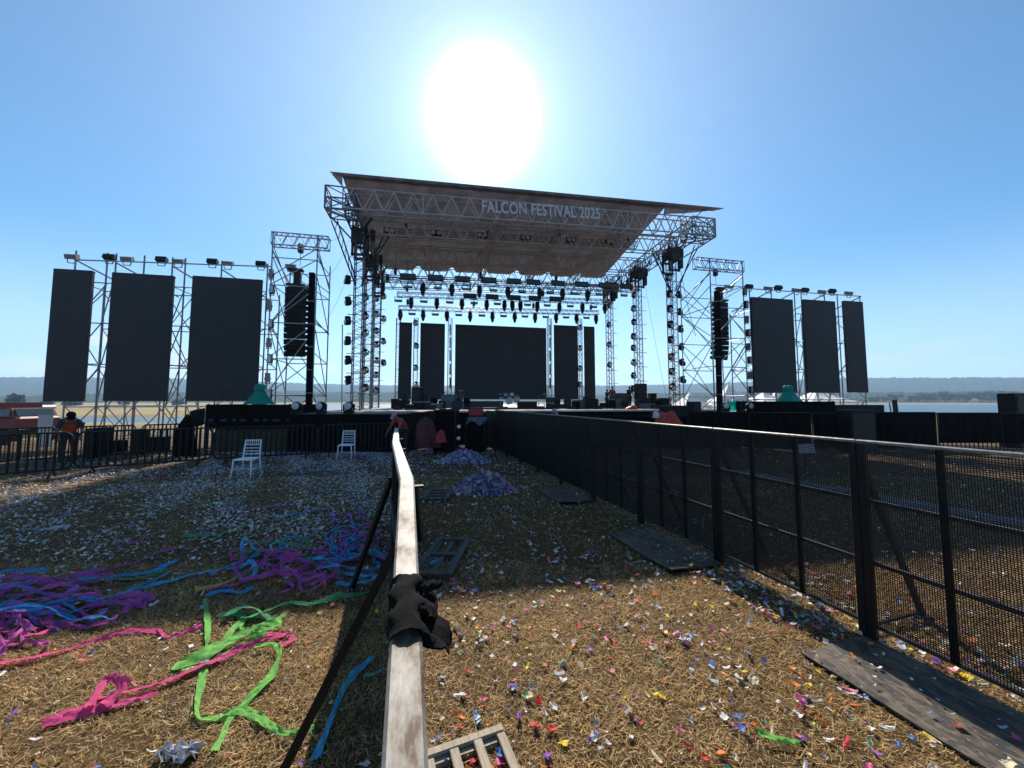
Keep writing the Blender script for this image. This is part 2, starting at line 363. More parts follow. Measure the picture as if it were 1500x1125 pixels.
# floor plates of the barriers
PLY = mat('worn_black_plywood', (.085, .075, .065), .75, 0, .55, 7, .25, stretch=(1, .5, 1))
def plate_mat():
    m = bpy.data.materials.new('scuffed_phenolic_plywood'); m.use_nodes = True; N = m.node_tree.nodes; L = m.node_tree.links; b = N['Principled BSDF']
    tc = N.new('ShaderNodeTexCoord'); mp = N.new('ShaderNodeMapping'); mp.inputs['Scale'].default_value = (3.2, 6.5, 4); L.new(tc.outputs['Object'], mp.inputs[0])
    n = N.new('ShaderNodeTexNoise'); n.inputs['Scale'].default_value = 2.4; n.inputs['Detail'].default_value = 9; n.inputs['Roughness'].default_value = .72; n.inputs['Distortion'].default_value = 1.2; L.new(mp.outputs[0], n.inputs['Vector'])
    c = N.new('ShaderNodeValToRGB'); e = c.color_ramp.elements; e.new(.5); e.new(.6)
    for x, (p, k) in zip(e, ((.38, (.018, .018, .019)), (.48, (.035, .032, .028)), (.535, (.105, .075, .048)), (.68, (.16, .12, .08)))): x.position = p; x.color = (*k, 1)
    L.new(n.outputs['Fac'], c.inputs[0]); L.new(c.outputs[0], b.inputs['Base Color'])
    r = N.new('ShaderNodeMapRange'); r.inputs['To Min'].default_value = .42; r.inputs['To Max'].default_value = .8; L.new(n.outputs['Fac'], r.inputs['Value']); L.new(r.outputs[0], b.inputs['Roughness'])
    bp = N.new('ShaderNodeBump'); bp.inputs['Strength'].default_value = .25; bp.inputs['Distance'].default_value = .006; L.new(n.outputs['Fac'], bp.inputs['Height']); L.new(bp.outputs[0], b.inputs['Normal'])
    return m
PLM = plate_mat()
for i, (n0, ln, lab) in enumerate(((-1.02, 1.40, 'scuffed dark plywood floor plate at the lower right, half in sunlight'), (.93, 1.22, 'dark bluish floor plate in shadow with a pale curled front edge'), (2.9, 1.2, 'farthest dark floor plate beside the barrier, littered with confetti'))):
    p0 = F0-BN*.04+BD*(PL*n0)
    r = thing('floor_plate', lab, 'floor plate', (p0.x, p0.y, .034), BRZ, 'floor plates at the foot of the right barrier')
    m = MB(); wd = .66
    rows = [[(ln*a/14, .02+wd*b/8, .012*sin(a*.7+i)*.5+.006*sin(b+a*.3)+(.02 if (a == 0 and b > 4) else 0)) for b in range(9)] for a in range(15)]
    m.grid(rows); m.grid([[(x, y, z-.014) for x, y, z in q][::-1] for q in rows])
    ed = rows[0]+[q[-1] for q in rows[1:]]+rows[-1][::-1][1:]+[q[0] for q in rows[::-1]][1:]
    m.grid([ed, [(x, y, z-.014) for x, y, z in ed]]); m.build('board', PLM, r)
    m = MB()
    for yy in (.10, wd-.06): m.box((ln/2, yy, -.012), (ln-.06, .03, .012))
    m.build('runner', BLACKM, r)

def rail_mat(name, c0, c1, c2, p, rough):
    m = bpy.data.materials.new(name); m.use_nodes = True; N = m.node_tree.nodes; L = m.node_tree.links; b = N['Principled BSDF']
    tc = N.new('ShaderNodeTexCoord'); mp = N.new('ShaderNodeMapping'); mp.inputs['Scale'].default_value = (1, 2.2, 1); L.new(tc.outputs['Object'], mp.inputs[0])
    def nz(sc, det):
        n = N.new('ShaderNodeTexNoise'); n.inputs['Scale'].default_value = sc; n.inputs['Detail'].default_value = det; n.inputs['Roughness'].default_value = .7; L.new(mp.outputs[0], n.inputs['Vector']); return n.outputs['Fac']
    c = N.new('ShaderNodeValToRGB'); e = c.color_ramp.elements; e.new(.5)
    for x, (q, k) in zip(e, zip(p, (c0, c1, c2))): x.position = q; x.color = (*k, 1)
    L.new(nz(5.5, 12), c.inputs[0])
    s2 = N.new('ShaderNodeValToRGB'); s2.color_ramp.elements[0].position = .30; s2.color_ramp.elements[1].position = .36; L.new(nz(95, 4), s2.inputs[0])
    mx = N.new('ShaderNodeMix'); mx.data_type = 'RGBA'; L.new(s2.outputs[0], mx.inputs[0]); mx.inputs[6].default_value = (.07, .055, .045, 1); L.new(c.outputs[0], mx.inputs[7])
    L.new(mx.outputs[2], b.inputs['Base Color']); b.inputs['Metallic'].default_value = .35; b.inputs['Roughness'].default_value = rough
    bp = N.new('ShaderNodeBump'); bp.inputs['Strength'].default_value = .15; bp.inputs['Distance'].default_value = .003; L.new(nz(60, 6), bp.inputs['Height']); L.new(bp.outputs[0], b.inputs['Normal'])
    return m
RAIL0 = rail_mat('weathered_rail', (.065, .036, .02), (.17, .15, .125), (.27, .255, .235), (.37, .45, .57), .65)
RAIL1 = rail_mat('silver_rail', (.15, .138, .12), (.25, .24, .22), (.32, .31, .295), (.36, .47, .6), .6)

# the barrier the camera looks along: each panel's rail from its two heights
CB = [(.51, 1.296, 1.70, 1.455), (1.70, 1.455, 3.08, 1.47), (3.08, 1.45, 4.4, 1.42), (4.4, 1.40, 5.7, 1.36), (5.7, 1.33, 7.0, 1.30)]
def cbx(Y): return (-.138-.285*(Y-.51)) if Y < 1.7 else (-.477-.35*(Y-1.7) if Y < 3.1 else -.967-.31*(Y-3.1))
CBL = ['nearest of the barrier panels with a worn silver top rail, black cloth tied round it',
       'barrier panel with a bright silver top rail, second from the camera', 'barrier panel with a bright silver top rail, third from the camera',
       'barrier panel with a silver top rail, fourth from the camera', 'farthest of the silver railed barrier panels']
for i, (y0, z0, y1, z1) in enumerate(CB):
    p0 = Vector((cbx(y0), y0, 0)); p1 = Vector((cbx(y1), y1, 0)); d = p1-p0; ln = d.length; d.normalize(); nrm = Vector((-d.y, d.x, 0))
    r = thing('barrier_panel', CBL[i], 'barrier', p0, atan2(d.y, d.x), 'barrier panels down the middle')
    if i == 0:                                                   # the near end of the rail runs on under the camera
        sl_ = (z1-z0)/ln; st = -.42
    else: sl_ = (z1-z0)/ln; st = 0
    m = MB(); A = Vector((st, 0, z0+sl_*st)); B = Vector((ln-.006, 0, z1)); dd = (B-A).normalized(); up = Vector((-dd.z, 0, dd.x))
    w = .0315; k = 10; prof = [(-w, -.032), (-w, -.006), (-w+.006, 0), (w-.006, 0), (w, -.006), (w, -.032)]
    rows = [[tuple(A+(B-A)*(q/k)+Vector((0, a, 0))+up*b) for a, b in prof] for q in range(k+1)]
    m.grid(rows); m.add([rows[0][j] for j in range(6)], [tuple(range(6))]); m.add([rows[-1][j] for j in range(6)], [tuple(range(6))[::-1]])
    m.build('top_rail', RAIL0 if i == 0 else RAIL1, r)
    def zt(x): return z0+sl_*x-.034
    for x in (max(st, 0)+.03, ln-.035):
        m = MB(); m.bbox((x, 0, zt(x)/2), (.05, .05, zt(x)), .006); m.bbox((x, 0, .006), (.1, .12, .012), .003); m.build('post', BLACKM, r)
    for x in (ln*.345, ln*.66):
        m = MB(); m.bbox((x, 0, zt(x)/2+.05), (.034, .03, zt(x)-.1), .004); m.build('upright', BLACKM, r)
    for z in (.1, .57, 1.0):
        m = MB(); m.bbox((ln/2, .02, z), (ln-.1, .026, .03), .004); m.build('cross_rail', BLACKM, r)
    m = mesh_infill(ln-.1, .12, min(z0, z1)-.04); m.v = [(x+.05, y-.022, z) for x, y, z in m.v]; m.build('mesh_infill', BLACKM, r)
    if i in (1, 2):                                              # stay from the post out to the left
        foot = Vector((-1.08, 1.70, 0)) if i == 1 else Vector((-1.52, 3.62, 0))
        inv = Matrix.Rotation(-atan2(d.y, d.x), 4, 'Z'); q = inv @ (foot-p0); tp = Vector((.03, .03, 1.16))
        m = MB(); m.bar(tp, (q.x, q.y, .02), .026, 4); m.bbox((q.x, q.y, .012), (.12, .1, .024), .004); m.build('brace', BLACKM, r)
    if i in (1, 2, 3):
        m = MB(); m.bbox((.03, -.055, z0-.05), (.035, .05, .012), .003); m.bar((.03, -.04, z0-.05), (.03, -.07, z0-.3), .012, 4); m.build('latch', BLACKM, r)

# ------------------------------------------------------------------ stage roof
def canopy_mat():
    m = mat('taupe_canopy_membrane', (.255, .24, .252), .8, 0, .28, 1.1, .25, .56); return m
CAN = canopy_mat()
DECK = 1.25
def gzs(s, t): p = SW(s, t, 0); return ground_z(p.x, p.y)
def rz_(s): return .031*s                                       # the roof sits a little higher on the right
roof = sthing('stage_roof', 'taupe fabric canopy on a silver truss frame roofing the stage', 'stage roof', 0, 0, 12.4)
def RB(): return MB((0, 0, 12.4))
NOTCH = [SP(px, 388, 9.3)[0] for px in (560, 613, 661, 709, 755, 800, 844)]
def canopy_rows(dz, s_l, s_r_front, s_r_back):
    rows = []
    for j in range(13):
        q = j/12; sr = s_r_front+(s_r_back-s_r_front)*q; row = []
        for i in range(161):
            s = s_l+(sr-s_l)*i/160; cut = 1.5*max([max(0, 1-abs(s-c)/.42) for c in NOTCH]) if j == 12 else 0
            qq = q-cut/12.4; row.append((s, -2.9+12.4*qq, 14.42-.75*qq+rz_(s)+dz-.13*abs(sin(pi*i/26.7))*sin(pi*qq)+.02*sin(s*7+q*9)))
        rows.append(row)
    return rows
m = RB(); m.grid(canopy_rows(0, -11.3, 8.6, 9.9)); m.grid([r[::-1] for r in canopy_rows(.05, -11.3, 8.6, 9.9)])
a, b = canopy_rows(0, -11.3, 8.6, 9.9), canopy_rows(.05, -11.3, 8.6, 9.9)
for A, B in ((a[0], b[0]), (a[-1], b[-1]), ([r[0] for r in a], [r[0] for r in b]), ([r[-1] for r in a], [r[-1] for r in b])): m.grid([A, B])
m.build('canopy', CAN, roof, smooth=True)
# front eave strip that runs on to both corner tips, and the lip hanging from it
m = RB()
pts = [(-11.9, -3.0), (-11.2, -2.6), (8.4, -2.5), (12.4, -2.55), (12.9, -2.95), (8.6, -2.98)]
for z in (14.50, 14.55): m.add([(s, t, z+rz_(s)) for s, t in pts], [tuple(range(6)) if z < 14.52 else tuple(range(5, -1, -1))])
m.add([(s, t, z+rz_(s)) for z in (14.50, 14.55) for s, t in pts], [(i, (i+1) % 6, 6+(i+1) % 6, 6+i) for i in range(6)])
fl = [(8.5, -2.86, 14.49), (12.3, -2.7, 14.49), (11.2, -2.72, 14.26), (9.9, -2.74, 14.05), (8.5, -2.7, 13.92)]
m.add([(s, t, z+rz_(s)) for s, t, z in fl], [(0, 1, 2, 3, 4)]); m.add([(s, t+.03, z+rz_(s)) for s, t, z in fl], [(4, 3, 2, 1, 0)])
fl = [(-11.3, -2.86, 14.49), (-11.85, -2.95, 14.49), (-11.3, -2.75, 13.9)]
m.add([(s, t, z+rz_(s)) for s, t, z in fl], [(0, 1, 2)]); m.add([(s, t+.03, z+rz_(s)) for s, t, z in fl], [(2, 1, 0)])
for s in (9.2, 10.4, 11.5): m.bar((s, -2.95, 14.47+rz_(s)), (s-.5, -2.4, 13.9+rz_(s)), .03, 5)
m.build('eave', CAN, roof)
def flat_truss(m, p, q, h, n, r=.05, rd=.036, w=.5):              # deep roof truss: two side frames with zigzag webs
    p = Vector(p); q = Vector(q); d = (q-p).normalized(); a = d.cross(Vector((0, 0, 1))).normalized()
    for k in (-w/2, w/2):
        o = a*k
        m.bar(p+o, q+o, r, 6); m.bar(p+o+Vector((0, 0, h)), q+o+Vector((0, 0, h)), r, 6)
        for i in range(n):
            A = p+(q-p)*(i/n)+o; B = p+(q-p)*((i+1)/n)+o; T = (A+B)/2+Vector((0, 0, h))
            m.bar(A, T, rd, 5, cap=False); m.bar(T, B, rd, 5, cap=False)
            if i % 4 == 0: m.bar(A, A+Vector((0, 0, h)), rd, 5, cap=False)
        m.bar(q+o, q+o+Vector((0, 0, h)), r, 5)
    for i in range(n+1):
        A = p+(q-p)*(i/n); m.bar(A+a*(-w/2), A+a*(w/2), rd*.8, 4, cap=False); m.bar(A+a*(-w/2)+Vector((0, 0, h)), A+a*(w/2)+Vector((0, 0, h)), rd*.8, 4, cap=False)
def roof_part(name, p, q, h, n, w=.5, r=.05, rd=.036):
    m = RB(); flat_truss(m, (p[0], p[1], p[2]+rz_(p[0])), (q[0], q[1], q[2]+rz_(q[0])), h, n, r, rd, w); return m.build(name, ALU_BACKLIT if name in ('side_truss', 'rear_truss') else ALU_LIT, roof)
roof_part('front_truss', (-11.3, -2.3, 12.78), (12.4, -2.3, 12.78), 1.15, 22, .6)
for t in (.0, 4.1, 8.2): roof_part('cross_truss', (-11.2, t, 12.45), (11.2, t, 12.45), 1.1, 20, .5, .045, .03)
for s in (-10.9, 10.9): roof_part('side_truss', (s, -2.2, 12.55), (s, 9.0, 12.2), 1.15, 10, .7, .05, .034)
for s in (-6.6, -2.2, 2.2, 6.6): roof_part('rafter', (s, -2.2, 13.55), (s, 9.2, 12.9), .5, 11, .4, .04, .022)
roof_part('rear_truss', (-10.8, 9.3, 11.95), (10.4, 9.3, 11.95), .85, 22, .5, .045, .03)
# boxed corner frames at both ends of the front truss
for sg in (-1, 1):
    m = RB(); s0, s1 = (10.7, 12.5) if sg > 0 else (-12.2, -10.7); zz = rz_(s0)
    for s in (s0, s1):
        for t in (-2.6, -1.4):
            m.bar((s, t, 12.7+zz), (s, t, 14.0+zz), .05, 6)
    for z in (12.7, 13.35, 14.0):
        for t in (-2.6, -1.4): m.bar((s0, t, z+zz), (s1, t, z+zz), .04, 5)
        for s in (s0, s1): m.bar((s, -2.6, z+zz), (s, -1.4, z+zz), .04, 5)
    for t in (-2.6, -1.4):
        m.bar((s0, t, 12.7+zz), (s1, t, 13.35+zz), .03, 4); m.bar((s1, t, 13.35+zz), (s0, t, 14+zz), .03, 4)
    for s in (s0, s1):
        m.bar((s, -2.6, 12.7+zz), (s, -1.4, 13.35+zz), .03, 4); m.bar((s, -1.4, 13.35+zz), (s, -2.6, 14+zz), .03, 4)
    e = s1 if sg > 0 else s0
    m.bar((e, -2.0, 12.7+zz), (sg*10.9, -.6, 11.6+zz), .05, 6); m.bar((e, -2.4, 12.7+zz), (sg*10.9, -1.8, 12.5+zz), .05, 6)
    for z in (12.7, 13.35):
        for s in (s0, s1): m.bar((s, -2.6, z+zz+.65), (s, -1.4, z+zz), .03, 4)
        for t in (-2.6, -1.4): m.bar((s0, t, z+zz+.65), (s1, t, z+zz), .03, 4)
        m.bar((s0, -2.6, z+zz), (s1, -1.4, z+zz), .03, 4)
    m.build('corner_frame', ALU_BACKLIT, roof)
# letters fixed to the front truss
def text_mesh(body, width, bold=.018, ext=.012):
    c = bpy.data.curves.new('lettering', 'FONT'); c.body = body; c.size = 1; c.extrude = ext; c.offset = bold; c.align_x = 'CENTER'; c.space_character = 1.06
    o = bpy.data.objects.new('tmp', c); COL.objects.link(o); dg = bpy.context.evaluated_depsgraph_get()
    me = bpy.data.meshes.new_from_object(o.evaluated_get(dg)); bpy.data.objects.remove(o); bpy.data.curves.remove(c)
    xs = [v.co.x for v in me.vertices]; ys = [v.co.y for v in me.vertices]
    return me, width/(max(xs)-min(xs)), (min(ys), max(ys)), (max(xs)+min(xs))/2
s0, z0 = SP(706, 302, -2.75); s1, z1 = SP(879, 313, -2.75)
me, k, (ya, yb), xc = text_mesh('FALCON FESTIVAL 2025', s1-s0)
hgt = .74; ky = hgt/(yb-ya)
for v in me.vertices: v.co = Vector(((v.co.x-xc)*k, -v.co.z*1.0, (v.co.y-(ya+yb)/2)*ky))
me.materials.append(mat('pale_sign_vinyl', (.80, .76, .80), .6, 0, .05, 3, 0, .3))
sg = bpy.data.objects.new('festival_sign', me); COL.objects.link(sg)
sg.location = SW((s0+s1)/2, -2.75, (z0+z1)/2); sg.rotation_euler = (0, atan2(-(z1-z0), s1-s0), TH)
tag(sg, 'pale capital letters reading FALCON FESTIVAL 2025 along the roof front truss', 'sign')

# ------------------------------------------------------------------ towers
def tower(s, t, lab, vbrace=0, sleeve=True, top=12.45):
    gz = gzs(s, t); r = sthing('stage_tower', lab, 'truss tower', s, t, gz, 'silver truss towers carrying the stage roof')
    ob = (s, t, gz); zt = top+rz_(s)
    m = MB(ob); m.truss((s, t, gz+.1), (s, t, zt+.9), .5, .5, .52, .034, .017, side=(1, 0, 0)); m.build('mast', ALU, r)
    m = MB(ob); m.bbox((s, t, gz+.05), (1.3, 1.3, .1), .02); m.build('base_plate', DARKG, r)
    for z in np.arange(2.3, zt-1.2, 1.18):
        m = MB(ob); m.bar((s-.55, t-.3, z), (s+.62, t-.3, z), .022, 5); m.build('cross_bar', DARKG, r)
    if sleeve:
        m = MB(ob); z = zt-.55
        for i, j in ((-1, -1), (1, -1), (1, 1), (-1, 1)):
            m.box((s+.38*i, t+.38*j, z), (.12, .12, 1.9)); m.box((s+.42*i, t, z+.35), (.06, .7, .9))
        for q in (-.85, -.1, .75): m.box((s, t-.4, z+q), (.9, .08, .14)); m.box((s, t+.4, z+q), (.9, .08, .14))
        m.bbox((s-.1, t-.62, z+.15), (.62, .3, .85), .05); m.bbox((s+.45, t-.5, z-.35), (.3, .3, .8), .05)
        m.bar((s+.2, t-.6, z+.5), (s+.75, t-.8, z+1.3), .08, 6); m.bbox((s+.75, t-.2, z+.5), (.28, .3, .7), .05)
        m.build('sleeve_block', DARKG, r)
    if vbrace:
        m = MB(ob); zb = zt-3.1
        for q in (-1, 1):
            e = (s+q*1.55, t-.35, zt-.1) if q*vbrace < 0 else (s+q*1.2, t-1.3, zt+.15)
            for o_ in (-.17, .17):
                m.bar((s+q*.16, t-.2+o_*.3, zb+o_*1.2), (e[0]+o_, e[1], e[2]), .045, 5)
            A = Vector((s+q*.16, t-.2, zb)); B = Vector(e)
            for i in range(7):
                C = A+(B-A)*(i/7); D = A+(B-A)*((i+1)/7); m.bar(C+Vector((-.17*i/7, 0, -.1)), D+Vector((.17*(i+1)/7, 0, .05)), .02, 4, cap=False)
        m.build('raking_brace', DARKG, r)
    return r
tower(-10.82, 0, 'front left truss tower of the stage, nearest the left line array', -1)
tower(10.85, 0, 'front right truss tower with V shaped raking braces', 1)
tower(-10.9, 4.1, 'middle truss tower on the left side of the stage')
tower(10.5, 4.1, 'middle truss tower on the right side of the stage')
tower(-10.9, 8.2, 'rear truss tower on the left side of the stage')
tower(10.0, 8.2, 'rear truss tower on the right side of the stage, with no raking braces')

# ------------------------------------------------------------------ lamps: one of each kind, then copies
def proto_wash():
    r = thing('stage_light', 'x', 'stage light')
    m = MB(); m.bar((0, .12, 0), (0, .3, 0), .03, 6); m.bbox((0, 0, .17), (.26, .24, .14), .03); m.box((0, .13, .1), (.1, .06, .22)); m.build('base', BLACKP, r)
    m = MB()
    for sx in (-1, 1): m.bbox((sx*.185, 0, -.02), (.035, .12, .3), .012)
    m.bbox((0, 0, .105), (.4, .12, .03), .01); m.build('yoke', BLACKP, r)
    m = MB(); m.lathe([(.07, .17), (.13, .12), (.155, 0), (.165, -.13), (.15, -.15)], 14, (0, 0, -.1), 'y'); m.build('head', BLACKP, r, True)
    m = MB(); m.lathe([(.135, -.152), (.13, -.168), (.05, -.175)], 14, (0, 0, -.1), 'y'); m.build('lens', LENS, r, True)
    return r
def proto_spot():
    r = thing('moving_spotlight', 'x', 'spotlight')
    m = MB(); m.bar((-.12, 0, .06), (.12, 0, .06), .03, 6); m.bar((0, 0, .0), (0, 0, .06), .03, 6); m.bbox((0, 0, -.09), (.3, .26, .17), .03); m.build('base', BLACKP, r)
    m = MB()
    for sx in (-1, 1): m.bbox((sx*.16, 0, -.31), (.035, .13, .3), .012)
    m.build('yoke', BLACKP, r)
    m = MB(); m.lathe([(.08, -.16), (.13, -.2), (.145, -.4), (.13, -.56), (.085, -.72), (.08, -.74)], 12); m.build('head', BLACKP, r, True)
    m = MB(); m.lathe([(.072, -.742), (.06, -.755), (.02, -.758)], 12); m.build('lens', LENS, r, True)
    return r
def proto_strobe():
    r = thing('strobe_light', 'x', 'strobe light')
    m = MB(); m.bbox((0, 0, -.24), (.48, .16, .15), .03); m.build('housing', BLACKP, r)
    m = MB()
    for sx in (-1, 1): m.box((sx*.225, 0, -.1), (.02, .05, .2))
    m.box((0, 0, 0), (.47, .05, .03)); m.build('bracket', BLACKP, r)
    m = MB(); m.bbox((0, -.085, -.24), (.4, .02, .09), .006); m.build('lens', mat('strobe_tube_glass', (.35, .36, .38), .15), r)
    return r
def proto_blinder():
    r = thing('led_batten', 'x', 'light panel')
    m = MB(); m.bbox((0, 0, 0), (1.08, .12, .43), .02); m.build('housing', BLACKP, r)
    m = MB()
    for i in range(5):
        m.bbox((-.4+.2*i, -.068, 0), (.17, .016, .34), .006)
    m.build('lens', mat('dark_led_lens', (.05, .05, .055), .2), r)
    return r
KIND = {'wash': [proto_wash, None], 'spot': [proto_spot, None], 'strobe': [proto_strobe, None], 'batten': [proto_blinder, None]}
def lamp(kind, s, t, z, label, group, rz=0.0, scale=1.0, tilt=0.0):
    k = KIND[kind]
    if k[1] is None: k[1] = o = k[0]()
    else: o = copy_tree(k[1])
    scale *= {'strobe': 1.22, 'spot': 1.1, 'wash': 1.0, 'batten': 1.0}[kind]
    o.location = SW(s, t, z); o.rotation_euler = (tilt, 0, TH+rz); o.scale = (scale,)*3
    return tag(o, label, None, group)
def column(px_ys, t, where, group, side=0.0):
    n = len(px_ys)
    for i, (px, y) in enumerate(px_ys):
        s, z = SP(px, y, t)
        lab = 'round stage light on %s, %s from the top' % (where, ORD[i] if i else 'first')
        if i == n-1: lab = 'round stage light on %s, lowest one' % where
        lamp('wash', s, t, z, lab, group, rz=side+random.uniform(-.25, .25), scale=1.12, tilt=random.uniform(-.12, .25))
def col(px, ys): return [(px+random.uniform(-.5, .5), y) for y in ys]
column(col(509.5, (410, 441, 469.7, 499, 527.4, 556.7)), -.1, 'the outer side of the front left tower', 'lights on the left towers', -.9)
column(col(535, (411, 435, 462.7, 487.6, 516, 542, 568)), 3.65, 'the middle left tower', 'lights on the left towers')
column(col(551.5, (416, 437, 460, 484.6, 504.5, 528, 549, 572)), 7.75, 'the rear left tower face', 'lights on the left towers')
column(col(561.4, (434, 466.7, 500, 531)), 8.2, 'brackets inside the rear left tower', 'lights on the left towers', .5)
column(col(892.3, (447, 475.4, 504.5, 534.4)), 7.9, 'the rear right tower', 'lights on the right towers')
column(col(928.4, (432, 452, 471.7, 492.6, 509.5, 530.7, 550, 569)), 3.8, 'the middle right tower', 'lights on the right towers')
column([(980+i*.7, y) for i, y in enumerate((406, 430, 452, 475.4, 497.6, 522.7, 544, 566))], -.35, 'the inner face of the front right tower', 'lights on the right towers')
column([(995+i*1.1, y) for i, y in enumerate((431.6, 456.7, 481.6, 507.8, 530.7, 556))], 0, 'the outer side of the front right tower', 'lights on the right towers', .9)
column(col(609.5, (473, 506.5, 538.6, 563)), 9.3, 'the pole between the two left stage screens', 'lights between the stage screens')
column(col(849.5, (479.6, 509.5, 539, 563)), 9.3, 'the pole between the two right stage screens', 'lights between the stage screens')

# three lighting trusses under the canopy
def light_truss(lab, t, a, b, h, extra=.3):
    s0, z0 = SP(*a, t); s1, z1 = SP(*b, t)
    p = SW(s0, t, z0); q = SW(s1, t, z1); L = (q-p).length
    r = thing('lighting_truss', lab, 'truss', p, TH, 'lighting trusses hung across the stage')
    m = MB(); m.truss((0, 0, 0), (s1-s0, 0, z1-z0), .42, h, .5, .03, .014); m.build('truss', ALU, r)
    for f in (.04, .35, .65, .96):
        m = MB(); x = (s1-s0)*f; z = (z1-z0)*f; m.bar((x, 0, z+h/2+.1), (x, 0, 13.2-z0), .012, 4); m.bbox((x, 0, z+h/2+.35), (.2, .2, .45), .03); m.build('chain_hoist', DARKG, r)
    return lambda px: (SP(px, a[1]+(b[1]-a[1])*(px-a[0])/(b[0]-a[0]), t))
def hang(row, kind, pxs, t, f, dz, lab, group, dt=0.0):
    for i, px in enumerate(pxs):
        s, z = f(px); lamp(kind, s, t+dt, z+dz, lab % (ORD[i]), group, rz=random.uniform(-.3, .3) if kind == 'spot' else random.uniform(-.06, .06), scale=1.0)
f1 = light_truss('front lighting truss with large black light panels, hung under the canopy', 3, (562, 408), (932, 424), .42)
G1 = 'lamps on the front lighting truss'
hang(1, 'batten', (598, 638, 677, 715.5, 751.5, 780, 815.5, 850, 884, 915), 3, f1, .12, 'wide black light panel on the front lighting truss, %s from the left', G1, -.3)
hang(1, 'spot', (619.6, 662, 702.4, 744, 790.5, 824, 860.5, 896.6), 3, f1, -.3, 'black spotlight hanging from the front lighting truss, %s spotlight from the left', G1)
hang(1, 'strobe', (598.4, 641.4, 682.6, 723, 764.8, 806, 842, 878, 914), 3, f1, -.24, 'small strobe light under the front lighting truss, %s strobe from the left', G1)
f2 = light_truss('middle lighting truss with five dark panels near its centre', 6, (582, 431.5), (897, 442.5), .34)
G2 = 'lamps on the middle lighting truss'
hang(2, 'batten', (688, 720, 752, 782, 812), 6, f2, .0, 'wide black light panel on the middle lighting truss, %s from the left', G2, -.3)
hang(2, 'spot', (602.4, 640, 676.8, 713, 739, 750.6, 762.3, 787, 819.3, 853, 885.8), 6, f2, -.26, 'black spotlight hanging from the middle lighting truss, %s spotlight from the left', G2)
hang(2, 'strobe', (583.6, 621, 658.8, 694.6, 728.6, 772.8, 801.6, 835.4, 869.7), 6, f2, -.2, 'small strobe light under the middle lighting truss, %s strobe from the left', G2)
f3 = light_truss('rear lighting truss just above the stage screens', 8, (584, 451), (876, 458.5), .34)
G3 = 'lamps on the rear lighting truss'
hang(3, 'spot', (586.6, 620, 654.8, 688.8, 721.4, 754, 783.8, 814.6, 844.4, 873), 8, f3, -.24, 'black spotlight hanging from the rear lighting truss, %s spotlight from the left', G3)
hang(3, 'strobe', (603.8, 637.8, 672, 706, 737.6, 769, 799.4, 829.2, 859), 8, f3, -.2, 'small strobe light under the rear lighting truss, %s strobe from the left', G3)
# high truss under the front of the canopy with pairs of round lamps
f4 = light_truss('slim lighting truss high under the front of the canopy', 1.2, (578, 341), (932, 359), .36)
for i, px in enumerate((571, 639, 706, 768, 834, 891)):
    s, z = f4(px); r = sthing('blinder_light', 'twin round blinder lamp on the high slim truss, %s from the left' % ORD[i], 'blinder lamp', s, 1.2, z, 'twin blinder lamps under the canopy')
    m = MB(); m.bbox((0, -.3, 0), (.72, .16, .36), .03); m.build('housing', BLACKP, r)
    for x in (-.17, .17):
        m = MB(); m.lathe([(.14, -.385), (.13, -.40), (.04, -.402)], 14, (x, 0, 0), 'y'); m.build('lens', LENS, r, True)

# ------------------------------------------------------------------ LED screens
def led_mat():
    m = bpy.data.materials.new('led_screen_face'); m.use_nodes = True; N = m.node_tree.nodes; L = m.node_tree.links; b = N['Principled BSDF']
    tc = N.new('ShaderNodeTexCoord'); mp = N.new('ShaderNodeMapping'); mp.inputs['Rotation'].default_value = (pi/2, 0, 0); L.new(tc.outputs['Object'], mp.inputs[0])
    br = N.new('ShaderNodeTexBrick'); br.offset = 0; br.inputs['Scale'].default_value = 1; br.inputs['Brick Width'].default_value = .5; br.inputs['Row Height'].default_value = .5; br.inputs['Mortar Size'].default_value = .006
    br.inputs['Color1'].default_value = (.030, .029, .033, 1); br.inputs['Color2'].default_value = (.036, .0345, .039, 1); br.inputs['Mortar'].default_value = (.012, .012, .013, 1); L.new(mp.outputs[0], br.inputs['Vector'])
    L.new(br.outputs['Color'], b.inputs['Base Color']); b.inputs['Roughness'].default_value = .62; b.inputs['Specular IOR Level'].default_value = .35
    return m
LED = led_mat()
def screen(x0, x1, yt, yb, t, lab, group, yaw=0.0):
    xa = (x0[0]+x0[1])/2; xb = (x1[0]+x1[1])/2
    sa, z1 = SP(xa, yt, t); sb, _ = SP(xb, yt, t); _, z0 = SP((xa+xb)/2, yb, t)
    r = sthing('led_screen', lab, 'screen', (sa+sb)/2, t, z0, group); w = sb-sa; h = z1-z0
    m = MB(); m.bbox((0, -.03, h/2), (w, .06, h), .012); m.build('screen_face', LED, r)
    m = MB(); m.box((0, .06, .04), (w-.04, .1, .06)); m.box((0, .06, h-.05), (w-.04, .1, .06))
    for x in np.linspace(-w/2+.06, w/2-.06, max(2, int(w)+1)): m.box((x, .06, h/2), (.05, .09, h-.16))
    m.build('rear_frame', BLACKM, r)
    return sa, sb, z0, z1
GL, GR, GS = 'tall dark screens on the left scaffold', 'tall dark screens on the right scaffold', 'dark screens at the back of the stage'
screen((88, 72), (145, 131), 393.5, 588, -3.6, 'narrow tall dark LED screen at the far left end of the left scaffold', GL)
screen((171, 160), (261, 252), 399, 587.5, -3.6, 'dark LED screen in the middle of the left scaffold', GL)
screen((286, 280), (387, 384), 404, 587.5, -3.6, 'widest dark LED screen of the left scaffold, beside the line array tower', GL)
TR = -5.0
